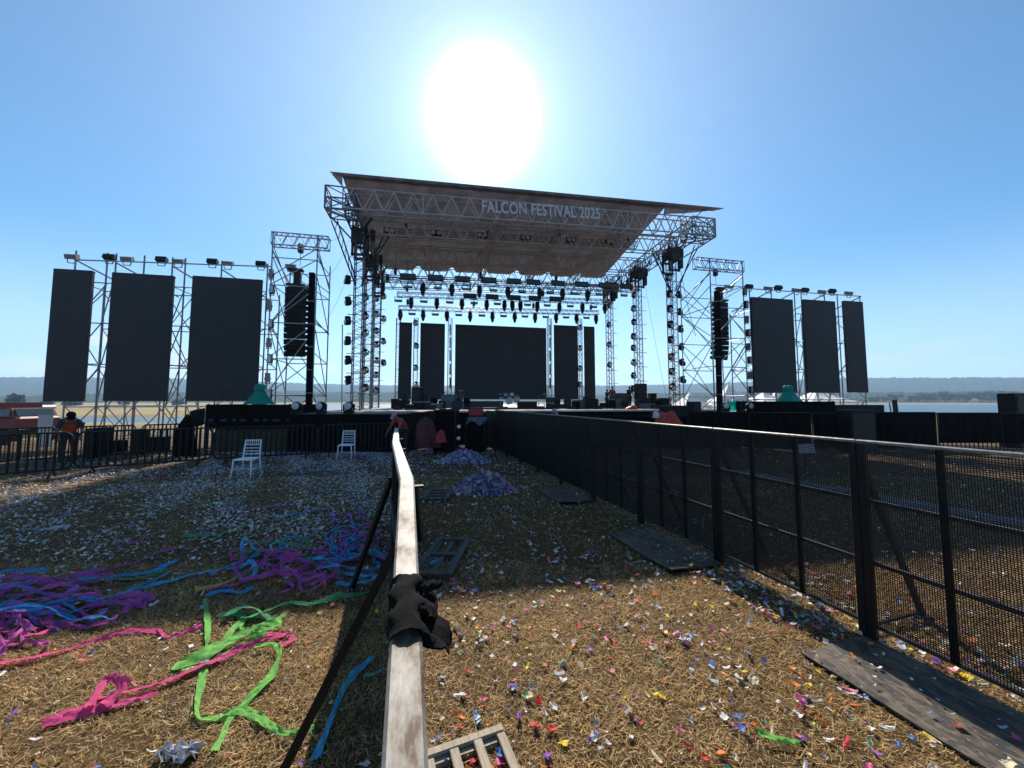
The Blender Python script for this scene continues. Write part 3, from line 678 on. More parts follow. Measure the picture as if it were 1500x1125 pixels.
screen((1097, 1102), (1157, 1163), 435, 575.5, TR, 'widest dark LED screen of the right scaffold, with a teal cover in front', GR)
screen((1172, 1179), (1218, 1226), 438.5, 575.5, TR, 'dark LED screen in the middle of the right scaffold', GR)
screen((1231, 1238), (1258, 1267), 440.5, 575, TR, 'narrow dark LED screen at the far right end of the right scaffold', GR)
screen((585, 585), (604, 604), 472, 585, 9.5, 'narrow dark screen at the left end of the stage back wall', GS)
screen((616, 616), (652, 652), 473, 585, 9.5, 'second stage screen from the left, next to the wide centre screen', GS)
screen((667, 667), (799.5, 800.5), 475, 585, 9.5, 'wide dark centre screen at the back of the stage', GS)
screen((811, 811), (845, 846), 476, 585, 9.5, 'stage screen just right of the wide centre screen', GS)
screen((855, 855), (870, 871), 478, 585, 9.5, 'narrow dark screen at the right end of the stage back wall', GS)
# poles that carry the stage screens and their lights, with dark upright battens in the inner gaps
for px, lab in ((583.5, 'slim truss post left of the stage screens'), (609.5, 'slim truss post between the two left stage screens'), (659.5, 'slim truss post left of the wide centre screen'), (805.5, 'slim truss post right of the wide centre screen'), (850, 'slim truss post between the two right stage screens')):
    s, z1 = SP(px, 474, 9.6); gz = gzs(s, 9.6); r = sthing('screen_post', lab, 'truss post', s, 9.75, gz, 'truss posts between the stage screens')
    m = MB((s, 9.75, gz)); m.truss((s, 9.75, gz), (s, 9.75, z1+.5), .34, .34, .5, .03, .014, side=(1, 0, 0)); m.build('mast', ALU, r)
    m = MB((s, 9.75, gz)); m.bbox((s, 9.75, gz+.03), (.8, .8, .06), .01); m.build('base_plate', DARKG, r)
for k, px in enumerate((659.5, 806)):
    for i, y in enumerate((483, 502, 521, 541, 561)):
        s, z = SP(px, y, 9.3); r = sthing('led_batten', 'thin upright light bar %s of the wide centre screen, %s from the top' % (('left', 'right')[k], ORD[i]), 'light bar', s, 9.35, z, 'upright light bars beside the centre screen')
        m = MB(); m.bbox((0, 0, 0), (.13, .12, 1.0), .02); m.build('housing', BLACKP, r)
        m = MB(); m.box((0, .1, 0), (.06, .08, .1)); m.build('clamp', DARKG, r)

# ------------------------------------------------------------------ scaffolds
def scaffold(name, lab, ss, ts, zs, ztop, tmid_top=None, r_=.035, brace=True, tie=None, group=None, extra=None):
    s0, t0 = ss[0], ts[0]; gz = min(gzs(s, t) for s in ss for t in ts)
    r = sthing(name, lab, 'scaffold', s0, t0, gz, group); ob = (s0, t0, gz)
    def bar(n, p, q, rad=r_): m = MB(ob); m.bar(p, q, rad, 5); m.build(n, STEEL, r)
    for s in ss:
        for j, t in enumerate(ts):
            bar('upright', (s, t, gzs(s, t)), (s, t, ztop(s, j)))
            m = MB(ob); m.box((s, t, gzs(s, t)+.02), (.18, .18, .04)); m.build('foot_plate', DARKG, r)
    for z in zs:
        for j, t in enumerate(ts): bar('ledger', (ss[0], t-.04, z), (ss[-1], t-.04, z), r_*.8)
    for i, s in enumerate(ss):
        for k, z in enumerate(zs):
            if (i+k) % 2 == 0: bar('transom', (s, ts[0], z+.05), (s, ts[-1], z+.05), r_*.75)
    if brace:
        for i in range(len(ss)-1):
            for k in range(len(zs)-1):
                t = ts[(i+k) % len(ts)]
                a, b = (ss[i], ss[i+1]) if (i+k) % 2 == 0 else (ss[i+1], ss[i])
                bar('brace', (a, t-.07, zs[k]), (b, t-.07, zs[k+1]), r_*.7); bar('brace', (b, ts[(i+k+1) % len(ts)]+.07, zs[k]), (a, ts[(i+k+1) % len(ts)]+.07, zs[k+1]), r_*.7)
        for i in range(0, len(ss), 2):
            for k in range(0, len(zs)-1):
                a, b = (ts[0], ts[-1]) if k % 2 else (ts[-1], ts[0])
                bar('brace', (ss[i]+.05, a, zs[k]), (ss[i]+.05, b, zs[k+1]), r_*.7)
    if extra: extra(r, ob, bar)
    return r
def sx(px, t, y=480): return SP(px, y, t)[0]
LS = [sx(p, -3.3) for p in (103, 150, 163, 205, 247, 266, 320, 388)]
def top_rail_left(r, ob, bar):
    za = SP(105, 381, -3.3)[1]; zb = SP(392, 391, -3.3)[1]
    bar('ledger', (LS[0], -3.38, za), (LS[-1]+.2, -3.38, zb), .034)
    for i in (0, 2, 4, 6): bar('brace', (LS[i]+.05, -3.4, za), (LS[i]+1.7, -1.75, za-1.1), .036)
scaffold('screen_scaffold', 'silver tube scaffold carrying the three left screens', LS, (-3.3, -1.7), (.1, 1.55, 3.5, 5.4, 7.3), lambda s, j: 8.75 if j == 0 else 7.6, extra=top_rail_left)
RS = [sx(p, TR+.3) for p in (1100, 1132, 1166, 1176, 1210, 1229, 1262)]
def top_rail_right(r, ob, bar):
    za = SP(1092, 423, TR+.3)[1]; zb = SP(1252, 434, TR+.3)[1]
    bar('ledger', (RS[0]-.2, TR+.22, za), (RS[-1], TR+.22, zb), .034)
    for i in (1, 2, 4, 6): bar('brace', (RS[i]-.05, TR+.2, za), (RS[i]-1.6, TR+1.8, za-1.1), .036)
scaffold('screen_scaffold', 'silver tube scaffold carrying the three right screens', RS, (TR+.3, TR+1.9), (.1, 1.9, 3.8, 5.6, 7.4), lambda s, j: SP(1170, 424, TR)[1] if j == 0 else 7.6, extra=top_rail_right)
def array_tower(lab, ss, ts, ztop, hoist_s, tt, truss_s):
    def ex(r, ob, bar):
        m = MB(ob); m.truss((truss_s[0], ts[0], ztop-.35), (truss_s[1], ts[0], ztop-.35), .4, .62, .55, .032, .018); m.build('top_truss', STEEL, r)
        for s in ss: bar('brace', (s, ts[0], ztop-.9), (s, ts[1], ztop-1.9))
        m = MB(ob); m.bar((hoist_s, tt, 8.9), (hoist_s, tt, ztop-.6), .014, 4); m.bbox((hoist_s, tt, ztop-.4), (.25, .25, .5), .04); m.build('hoist', DARKG, r)
        for k, (za, zb) in enumerate(((.2, 2.1), (2.1, 5.4), (5.6, 8.1), (8.0, ztop-.7))):
            bar('brace', (ss[0], ts[0]-.1, za), (ss[1], ts[0]-.1, zb), .026); bar('brace', (ss[1], ts[1]+.1, za), (ss[0], ts[1]+.1, zb), .026)
            for s in ss: bar('brace', (s+.04, ts[0], zb), (s+.04, ts[1], za), .024)
        m = MB(ob); m.bar((ss[1]+.05, ts[1]+.05, 1.0), (ss[1]+.9, ts[1]+.05, 1.0), .03, 5); m.bar((ss[1]+.9, ts[1], -1), (ss[1]+.75, ts[1], 6.2), .032, 5); m.build('outrigger', STEEL, r)
    return scaffold('speaker_scaffold', lab, ss, ts, (.2, 2.1, 3.9, 5.7, 7.6, 9.0), lambda s, j: ztop+.05 if j == 0 else ztop-.7, extra=ex, group='scaffold towers for the line arrays')
array_tower('tall scaffold tower holding the left line array', (sx(394, -3.6), sx(461, -3.6)), (-3.6, -1.2), SP(427, 343, -3.6)[1], sx(436, -2.8), -2.8, (sx(394, -3.6), sx(478, -3.6)))
array_tower('tall scaffold tower holding the right line array', (sx(1043, -4.4), sx(1091, -4.4)), (-4.4, -1.6), SP(1066, 382, -4.4)[1], sx(1051, -3.4), -3.4, (sx(1021, -4.4), sx(1090, -4.4)))
# line arrays
def line_array(lab, pxa, pxb, yt, yb, t, side, n=12):
    sa, z1 = SP(pxa, yt, t); sb, z0 = SP(pxb, yb, t); w = abs(sb-sa); sc = (sa+sb)/2; h = (z1-z0)/n
    r = sthing('line_array', lab, 'speaker array', sc, t, z1, 'line array speakers')
    y = 0.0; z = 0.0; a = 0.0
    for i in range(n):
        a = .006*i if i < 8 else .05+.06*(i-7)
        c = Vector((0, y, z-h/2)); up = Vector((0, -sin(a), cos(a))); fw = Vector((0, -cos(a), -sin(a)))
        m = MB(); d = .42
        vs = []
        for zz, k in ((-h*.46, .86), (h*.46, .86)):
            for x, q in ((-w/2, .5), (w/2, .5), (w/2*.8, -.5), (-w/2*.8, -.5)): vs.append(c+up*zz+fw*(d*q)+Vector((x, 0, 0)))
        m.add(vs, [(3, 2, 1, 0), (4, 5, 6, 7), (0, 1, 5, 4), (1, 2, 6, 5), (2, 3, 7, 6), (3, 0, 4, 7)])
        m.box((side*w*.47, y+.12, z-h/2), (w*.22, .3, h*.62)); m.build('speaker_box', BLACKP, r)
        y += sin(a)*h*.9; z -= h*cos(a)
    m = MB(); m.bbox((0, .05, .10), (w*.9, .8, .1), .02); m.bbox((0, 0, .5), (.34, .3, .66), .04); m.bbox((-.1*side, 0, .95), (.75, .3, .16), .04); m.build('flying_frame', BLACKM, r)
    return r
line_array('black line array speaker hanging in the left scaffold tower', 420, 447, 421, 522, -2.8, 1)
line_array('black line array speaker hanging in the right scaffold tower', 1046, 1066, 443, 527, -3.4, -1)
# black covered masts
for lab, px0, y0, px1, t in (('tall black covered mast in front of the left line array tower', 457.5, 400, 452.5, -4.6), ('tall black covered mast in front of the right line array tower', 1050, 426, 1054, -5.2)):
    s1, z1 = SP(px0, y0, t); s0, _ = SP(px1, 606, t); gz = gzs(s0, t)
    r = sthing('mast', lab, 'mast', s0, t, gz); m = MB((s0, t, gz))
    m.obox(((s0+s1)/2, t, (gz+z1)/2), (.115, 0, 0), (0, .115, 0), ((s1-s0)/2, 0, (z1-gz)/2)); m.build('pole', BLACKC, r)
    m = MB((s0, t, gz)); m.bbox((s0, t, gz+.05), (1.1, 1.1, .1), .02); m.build('base_plate', BLACKM, r)
    for z in np.arange(2.2, z1-.6, 1.1):
        m = MB((s0, t, gz)); q = s0+(s1-s0)*(z-gz)/(z1-gz); m.box((q, t, z), (.25, .25, .035)); m.build('strap', mat('grey_strap', (.25, .25, .25), .7), r)

# ------------------------------------------------------------------ floodlights on the scaffolds
FLOODG = mat('grey_cast_aluminium', (.22, .21, .21), .5, .4, .15, 8)
def flood(px, y, t, dark, lab, group, w=.78, up=False):
    s, z = SP(px, y, t); r = sthing('floodlight', lab, 'floodlight', s, t, z, group)
    m = MB(); k = -1 if dark else 1; c = Vector((0, 0, 0)); a = Vector((w/2, 0, 0)); b = Vector((0, .10*k, .045)); d = Vector((0, -.03*k, .10))
    if up: a, b, d = Vector((.085, 0, 0)), Vector((0, .1, 0)), Vector((0, 0, .22))
    m.obox(c, a, b, d); m.build('housing', BLACKM if dark else FLOODG, r)
    m = MB()
    n = (c-b*1.04) if not up else c-b*1.04
    m.obox(n, a*.88, b*.04, d*.82); m.build('glass', LENS if dark else FLOODG, r)
    m = MB(); m.bar((-w*.3, 0, -.3), (-w*.45, 0, 0), .02, 4); m.bar((w*.3, 0, -.3), (w*.45, 0, 0), .02, 4); m.bar((-w*.3, 0, -.3), (w*.3, 0, -.3), .02, 4); m.build('bracket', BLACKM, r)
for i, (px, y, d) in enumerate(((105.5, 376, 0), (160.5, 377, 1), (186.5, 379.5, 0), (237, 380.5, 1), (261.5, 383, 0), (311.5, 383.5, 1), (334, 386, 0), (382.5, 387, 1))):
    flood(px, y, -3.3, d, '%s floodlight on the top rail above the left screens, %s from the left' % ('dark' if d else 'pale grey', ORD[i]), 'floodlights above the left screens', .44)
for i, (px, y, d) in enumerate(((1097, 420, 1), (1125, 422.5, 0), (1140, 421.5, 1), (1166, 425, 0), (1179, 425, 1), (1204, 427.5, 0), (1219, 426.5, 1), (1243, 429.5, 0))):
    flood(px, y, TR+.3, d, '%s floodlight on the top rail above the right screens, %s from the left' % ('dark' if d else 'pale grey', ORD[i]), 'floodlights above the right screens', .48)
flood(426, 390, -2.6, 0, 'pale grey floodlight above the left line array', 'floodlights of the line array towers', .48)
flood(1068, 420, -3.2, 0, 'pale grey floodlight above the right line array', 'floodlights of the line array towers', .55)
for i, (px, y, d) in enumerate(((397.5, 401, 0), (398.5, 424, 1), (394.5, 447, 0), (397, 474.5, 1), (394, 502, 0), (395.5, 525.5, 1), (392, 553, 0), (394.5, 577, 1))):
    flood(px, y, -3.75, d, '%s floodlight up the left array tower, %s from the top' % ('dark' if d else 'pale grey', ORD[i]), 'floodlights up the left array tower', .3, True)
for i, (px, y, d) in enumerate(((1091, 427, 0), (1093, 446, 1), (1093.5, 468, 0), (1096, 487.5, 1), (1096, 508, 0), (1098, 527.5, 1), (1098.5, 550, 0), (1100, 571, 1))):
    flood(px, y, -4.6, d, '%s floodlight up the right array tower, %s from the top' % ('dark' if d else 'pale grey', ORD[i]), 'floodlights up the right array tower', .3, True)
# guy wires
for i, (a, ta, b, tb, lab) in enumerate((((507, 330), -.5, (478, 352), -3.6, 'thin guy wire from the left roof corner to the left scaffold tower'), ((512, 350), 0, (480, 405), -2, 'thin guy wire from the front left tower, second from the top'), ((513, 390), 0, (478, 470), -2, 'thin guy wire from the front left tower, third from the top'), ((997, 395), 0, (1019, 492), -4, 'dark guy wire running down beside the right scaffold tower'), ((943, 405), 4, (976, 582), 0, 'thin guy wire slanting down between the two nearer right towers'))):
    s0, z0 = SP(*a, ta); s1, z1 = SP(*b, tb); p = SW(s0, ta, z0); q = SW(s1, tb, z1)
    m = MB(p); m.tube([p+(q-p)*k/8+Vector((0, 0, -.35*sin(pi*k/8))) for k in range(9)], .016 if i == 3 else .009, 4); tag(m.build('guy_wire', DARKG, loc=p), lab, 'cable', 'guy wires of the stage')

# ------------------------------------------------------------------ stage deck, wings, drapes
def drape(m, p, q, z0, z1, n=40, amp=.03, m_=0):                # a hanging cloth front with folds
    p = Vector(p); q = Vector(q); d = (q-p); nn = Vector((d.y, -d.x, 0)).normalized(); ra = random.random()*9
    rows = []
    for k, f in enumerate((0, .33, .66, 1)):
        rows.append([tuple(p+d*(i/n)+nn*(amp*(.35+f)*sin(i*1.9+ra+sin(i*.7)))+Vector((0, 0, z1+(z0-z1)*f))) for i in range(n+1)])
    m.grid(rows, m_); m.grid([[tuple(Vector(a)-nn*.012) for a in r][::-1] for r in rows], m_)
dk = sthing('stage_deck', 'black skirted main stage deck with a pale, lit-looking front edge', 'stage', 0, 4, 0)
ob = (0, 4, 0)
m = MB(ob); m.box((.3, 4.6, DECK-.06), (25.6, 12.6, .12)); m.build('deck', DECKM, dk)
m = MB(ob); m.bbox((.3, -1.74, DECK-.05), (25.6, .06, .1), .01); m.build('front_edge', DECKE, dk)
m = MB(ob); drape(m, (-12.5, -1.72, 0), (13.1, -1.72, 0), -1.6, DECK-.1, 260, .05); m.build('skirt', BLACKC, dk)
for s in np.linspace(-12, 12.6, 12):
    for t in (-1.4, 4.5, 10.6):
        m = MB(ob); m.bar((s, t, -2.0), (s, t, DECK-.12), .04, 5); m.build('leg', STEEL, dk)
def wing(lab, xa, xb, y0, dep, top, name='stage_wing'):
    r = thing(name, lab, 'platform', ((xa+xb)/2, y0, 0)); c = (xb-xa)
    m = MB(); m.box((0, dep/2, top-.05), (c, dep, .1)); m.build('deck', DECKM, r)
    gz = ground_z(0, y0)-.05; m = MB(); drape(m, (-c/2, -.03, 0), (c/2, -.03, 0), gz, top, int(c*9), .035); m.build('skirt', BLACKC, r)
    m = MB(); drape(m, (-c/2-.02, dep, 0), (-c/2-.02, 0, 0), gz-.2, top, int(dep*7), .03); m.build('skirt', BLACKC, r)
    m = MB(); drape(m, (c/2+.02, 0, 0), (c/2+.02, dep, 0), gz-.2, top, int(dep*7), .03); m.build('skirt', BLACKC, r)
    return r
wing('long low platform with a black skirt to the left of the aisle', at(424, 610, 14.2)[0], at(592, 610, 14.2)[0], 14.2, 5.2, at(500, 606.5, 14.2)[2])
# black covered barrier wall on the right
yR = 14.6
for i in range(10):
    xa = at(742, 610, yR)[0]+i*2.35; xb = xa+2.33; zt = 1.52-.02*(i % 3) if i > 2 else 1.36
    r = thing('barrier_panel', '%s cloth covered black barrier panel from the left, beyond the mesh barrier' % ORD[i], 'barrier', ((xa+xb)/2, yR-.06*i, ground_z(0, yR)), 0, 'cloth covered barrier panels on the right')
    m = MB(); drape(m, (-1.165, -.06, 0), (1.165, -.06, 0), (.16 if i < 7 else .36), zt, 24, .03); m.build('cover', BLACKC, r)
    for x in (np.linspace(-1, 1, 13) if i >= 7 else ()): m = MB(); m.bar((x, 0, .12), (x, 0, zt), .016, 5); m.build('bar', BLACKM, r)
    m = MB()
    m.bar((-1.15, 0, zt-.01), (1.15, 0, zt-.01), .022, 6); m.bar((-1.15, 0, .12), (1.15, 0, .12), .02, 6)
    for x in (-1.15, 1.15): m.bar((x, 0, 0), (x, 0, zt), .024, 6)
    m.build('frame', BLACKM, r)
    for x in (-.8, .8):
        m = MB(); m.bar((x, -.35, .02), (x, .35, .02), .02, 5); m.bar((x, 0, .02), (x, 0, .14), .02, 5); m.build('foot', BLACKM, r)

# crowd control fences with upright bars on the left
def rack_proto(L=2.2):
    r = thing('crowd_fence', 'x', 'fence')
    m = MB(); z0, z1, rr = .18, 1.05, .024
    m.tube([(0.08, 0, z0), (.02, 0, z0+.06), (0, 0, .3), (0, 0, .9), (.03, 0, z1-.06), (.1, 0, z1), (L-.1, 0, z1), (L-.03, 0, z1-.06), (L, 0, .9), (L, 0, .3), (L-.02, 0, z0+.06), (L-.08, 0, z0), (.08, 0, z0)], rr, 6); m.build('frame', BLACKM, r, True)
    for i in range(1, 19):
        m = MB(); x = L*i/19; m.bar((x, 0, z0), (x, 0, z1), .021, 5, cap=False); m.build('bar', BLACKM, r)
    for x in (.25, L-.25):
        m = MB(); m.tube([(x, -.3, .01), (x, -.2, .05), (x, 0, z0), (x, .2, .05), (x, .3, .01)], .017, 5); m.build('foot', BLACKM, r)
    return r
rp = rack_proto(); path = [Vector((*G(-190, 722), 0)), Vector((*G(0, 705), 0)), Vector((*G(290, 683), 0)), Vector((*G(440, 673), 0)), Vector((*G(592, 664.5), 0))]
def along(d):
    for a, b in zip(path, path[1:]):
        l = (b-a).length
        if d <= l: return a+(b-a)*(d/l)
        d -= l
    return path[-1]+(path[-1]-path[-2]).normalized()*d
tot = sum((b-a).length for a, b in zip(path, path[1:])); nr = int(tot/2.26)
racks = ['black crowd fence at the far left edge, farthest from the stage', 'black crowd fence with the workman in the orange vest behind it', 'black crowd fence in front of the gap under the left screen', 'black crowd fence below the middle left screen', 'black crowd fence in front of the dark covered lamps', 'black crowd fence behind the nearer white chair', 'black crowd fence between the two white chairs', 'black crowd fence behind the farther white chair', 'black crowd fence ending at the silver barrier']
for i in range(nr):
    a, b = along(i*tot/nr), along((i+1)*tot/nr); o = rp if i == 0 else copy_tree(rp)
    o.location = a; o.location.z = ground_z(a.x, a.y); o.rotation_euler.z = atan2(b.y-a.y, b.x-a.x)+random.uniform(-.02, .02); o.scale.x = (b-a).length/2.24
    tag(o, racks[min(len(racks)-1, int(i*len(racks)/nr))], 'fence', 'crowd fences with upright bars on the left')

for i in range(4):
    a, b = Vector((*G(-150+i*118, 696-i*8), 0)), Vector((*G(-38+i*118, 688-i*8), 0)); o = copy_tree(rp); o.location = a; o.location.z = ground_z(a.x, a.y); o.rotation_euler.z = atan2(b.y-a.y, b.x-a.x); o.scale.x = (b-a).length/2.24
    tag(o, 'black crowd fence standing behind the front row at the left, %s from the left' % ORD[i], 'fence', 'second row of crowd fences at the left')

# ------------------------------------------------------------------ platforms with teal covered spotlights
OLIVE = mat('olive_tarp', (.07, .06, .025), .8, 0, .4, 3, .3)
def cover(lab, px, ytop, pxl, pxr, ybase, Y, seed):
    x0, _, zb = at(px, ybase, Y); zt = at(px, ytop, Y)[2]; w = (at(pxr, ybase, Y)[0]-at(pxl, ybase, Y)[0])/2
    r = thing('covered_spotlight', lab, 'covered lamp', (x0, Y, zb)); h = zt-zb; rd = random.Random(seed); m = MB(); rows = []
    for f, k in ((0, 1.0), (.12, .86), (.3, .66), (.5, .45), (.62, .36), (.70, .33), (.78, .39), (.92, .37), (1.0, .25)):
        row = []
        for j in range(29):
            a = 2*pi*j/28; fold = 1+.10*sin(a*5+seed+f*2)*(1-f*.6)+.05*sin(a*11+seed*2)
            row.append((w*k*fold*cos(a), .7*w*k*fold*sin(a), h*f+.03*h*sin(a*3+seed)*(1 if f > .5 else 0)))
        rows.append(row)
    m.grid(rows); m.add([rows[-1][j] for j in range(28)], [tuple(range(28))]); m.build('cover', TEAL, r, True)
    m = MB(); m.tube([(w*.36*cos(2*pi*j/16), .26*w*sin(2*pi*j/16), h*.68) for j in range(17)], .025, 5); m.build('tie', mat('teal_rope', (.0, .16, .12)), r)
    for k in range(3):
        m = MB(); a = k*2.1; m.bar((0, 0, -.02), (w*.5*cos(a), .4*w*sin(a), -.02), .03, 5); m.build('foot', BLACKM, r)
def platform(lab, pxl, pxr, ytop, Y, dep, drop, tarp=None):
    xa, _, zt = at(pxl, ytop, Y); xb = at(pxr, ytop, Y)[0]; gz = ground_z(0, Y+dep)
    r = thing('spotlight_platform', lab, 'platform', ((xa+xb)/2, Y, gz)); c = xb-xa; z = zt-gz
    m = MB(); m.box((0, dep/2, z-.62), (c, dep, .08)); m.build('floor', DECKM, r)
    m = MB(); drape(m, (-c/2, 0, 0), (c/2, 0, 0), z-drop, z, 26, .02); drape(m, (-c/2, dep, 0), (-c/2, 0, 0), z-drop, z, 14, .02); drape(m, (c/2, 0, 0), (c/2, dep, 0), z-drop, z, 14, .02); m.build('drape', BLACKC, r)
    for x in (-c/2+.05, c/2-.05):
        for y in (.06, dep-.06): m = MB(); m.bar((x, y, 0), (x, y, z+.03), .03, 6); m.build('leg', BLACKM, r)
    if tarp:
        m = MB(); drape(m, (-c/2+tarp[0]*c, .16, 0), (-c/2+tarp[1]*c, .16, 0), .1, z-drop+.3, 12, .07); m.build('tarp', OLIVE, r)
    return z
platform('black draped spotlight platform with an olive tarp beneath, left of the stage', 302, 425, 592.5, 14.6, 2.2, .95, (.1, .95))
cover('teal cloth covered lamp on the left black platform', 380, 563, 360, 401, 592, 15.4, 1)
platform('black draped spotlight platform below the wide right screen', 1120, 1223, 588, 17.0, 2.2, 1.0)
cover('teal cloth covered lamp on the right black platform', 1155, 565, 1140, 1175, 588, 17.8, 4)
r = thing('tarp_screen', 'bright teal tarpaulin stretched on a frame between the white tents', 'tarpaulin', at(1081, 594, 19.5))
m = MB(); w = 27/541*19.5/2; m.grid([[(w*x, .04*sin(x*4+z), .24*z-.03*abs(x)*(z > 0)) for x in np.linspace(-1, 1, 9)] for z in (-1, -.3, .3, 1)]); m.build('sheet', mat('bright_teal_sheet', (0, .55, .36), .5, 0, .12, 3, 0, .8), r)
for x in (-w, w): m = MB(); m.bar((x, .05, -2.6), (x, .05, .3), .03, 5); m.build('post', STEEL, r)

# round headed floor lamps on the wings
def floor_lamp(px, y, Y, lab, sc=1.0, g='round moving lamps standing on the wing platforms', z0=None):
    x, _, z = at(px, y, Y); z = z if z0 is None else z0
    r = thing('floor_lamp', lab, 'stage light', (x, Y, z), random.uniform(-.5, .5), g); r.scale = (sc,)*3
    m = MB(); m.bbox((0, 0, .06), (.36, .32, .12), .04); m.build('base', BLACKP, r)
    m = MB()
    m.bbox((0, 0, .13), (.44, .13, .03), .01)
    for q in (-1, 1): m.bbox((q*.2, 0, .255), (.04, .13, .24), .012)
    m.build('yoke', BLACKP, r)
    m = MB(); m.lathe([(.06, .17), (.14, .13), (.18, .02), (.175, -.08), (.15, -.13)], 14, (0, 0, .30), 'y'); m.build('head', BLACKP, r, True)
    m = MB(); m.lathe([(.145, -.132), (.13, -.145), (.05, -.15)], 14, (0, 0, .30), 'y'); m.build('lens', LENS, r, True)
WZ = at(500, 606.5, 14.2)[2]
for px, lab in ((434.5, 'round lamp on the black platform left of the black mast'), (470.5, 'round lamp on the black platform right of the black mast'), (511, 'round lamp on the black platform by the front left tower')):
    floor_lamp(px, 600, 14.7, lab, 1.0, z0=WZ)
for px, lab in ((1063, 'round lamp left of the bright teal tarpaulin'), (1098, 'round lamp right of the bright teal tarpaulin')): floor_lamp(px, 603, 17.5, lab, .9)

# generic stage boxes ---------------------------------------------------------
def flight_case(lab, px, ytop, wpx, Y, z0, name='road_case', cat='road case', matl=None, dep=.6, rz=0.0, grp='boxes and racks on the stage'):
    x, _, zt = at(px, ytop, Y); w = wpx/541*Y; h = zt-z0
    r = thing(name, lab, cat, (x, Y, z0), rz, grp)
    m = MB(); m.bbox((0, 0, h*.5+.03), (w, dep, h-.06), .02); m.build('body', matl or BLACKP, r)
    m = MB(); e = .025
    for zz in (.06+e, h-e): 
        for yy in (-dep/2, dep/2): m.box((0, yy, zz), (w+.01, e, e))
    for xx in (-w/2, w/2): m.box((xx, -dep/2, h/2+.03), (e, e, h-.06)); m.box((xx, 0, h-e), (e, dep, e*.96)); m.box((xx, 0, .06+e), (e, dep, e*.96))
    m.build('edge_trim', DARKG, r)
    for xx in (-w/2+.1, w/2-.1): m = MB(); m.bar((xx-.03, -dep/3, .03), (xx+.03, -dep/3, .03), .035, 8); m.build('castor', BLACKM, r)
    return r
def speaker_stack(lab, px, ytop, wpx, Y, z0, n=2, name='speaker_stack', grp='boxes and racks on the stage'):
    x, _, zt = at(px, ytop, Y); w = wpx/541*Y; h = (zt-z0)/n
    r = thing(name, lab, 'speaker', (x, Y, z0), random.uniform(-.15, .15), grp)
    for i in range(n):
        m = MB(); m.bbox((0, 0, h*(i+.5)), (w, .6, h-.015), .02); c = m.build('cabinet', BLACKP, r)
        m = MB(); m.bbox((0, -.31, h*(i+.5)), (w*.88, .02, h*.82), .008); m.build('grille', DARKG, c)
    return r
def wedge(lab, px, ytop, wpx, Y, z0):
    x, _, zt = at(px, ytop, Y); w = wpx/541*Y; h = zt-z0
    r = thing('floor_monitor', lab, 'speaker', (x, Y, z0), random.uniform(-.3, .3), 'wedge monitors along the front of the stage')
    m = MB(); m.add([(-w/2, -.3, 0), (w/2, -.3, 0), (w/2, .3, 0), (-w/2, .3, 0), (-w/2, -.05, h), (w/2, -.05, h), (w/2, .3, h*.9), (-w/2, .3, h*.9)], [(3, 2, 1, 0), (4, 5, 6, 7), (0, 1, 5, 4), (1, 2, 6, 5), (2, 3, 7, 6), (3, 0, 4, 7)]); m.build('cabinet', BLACKP, r)
    m = MB(); m.obox((0, -.185, h*.5), (w*.42, 0, 0), (0, .105, h*.42), (0, -.01, .006)); m.build('grille', DARKG, r)
def stand(lab, px, ytop, Y, z0, kind):
    x, _, zt = at(px, ytop, Y); h = zt-z0
    r = thing('cymbal_stand' if kind == 'cymbal' else 'microphone_stand', lab, 'stand', (x, Y, z0), random.uniform(0, 6), 'stands on the stage')
    m = MB(); m.bar((0, 0, .1), (0, 0, h), .014, 6); m.build('pole', STEEL, r)
    for k in range(3): m = MB(); a = 2.09*k; m.bar((0, 0, .35), (.35*cos(a), .35*sin(a), 0), .012, 5); m.build('leg', STEEL, r)
    if kind == 'cymbal':
        m = MB(); m.lathe([(.24, -.015), (.1, .01), (.03, .03), (.01, .035)], 18, (0, 0, h)); m.build('cymbal', mat('brass_cymbal', (.45, .33, .13), .3, .9), r)
    else:
        m = MB(); m.bar((0, 0, h), (.45, 0, h+.15), .012, 5); m.lathe([(.02, 0), (.03, .1), (.025, .14)], 8, (.45, 0, h+.12)); m.build('boom', BLACKM, r)
BLUEG = mat('blue_grey_case', (.10, .14, .17), .6, 0, .3, 4); GREYC = mat('grey_case', (.12, .12, .125), .55, 0, .3, 4)
for a in (('tall black amplifier stack in front of the two left stage screens', 612, 567, 14, 25.5, DECK, 3), ('black speaker cabinet right of the tall amplifier stack at stage left', 624.5, 578, 10, 26.0, DECK, 2), ('tall dark speaker stack beside the middle right tower', 938, 562, 15, 29.5, DECK, 3), ('black speaker stack on the deck right of the centre screen', 806, 582, 13, 27.5, DECK, 2)):
    speaker_stack(*a)
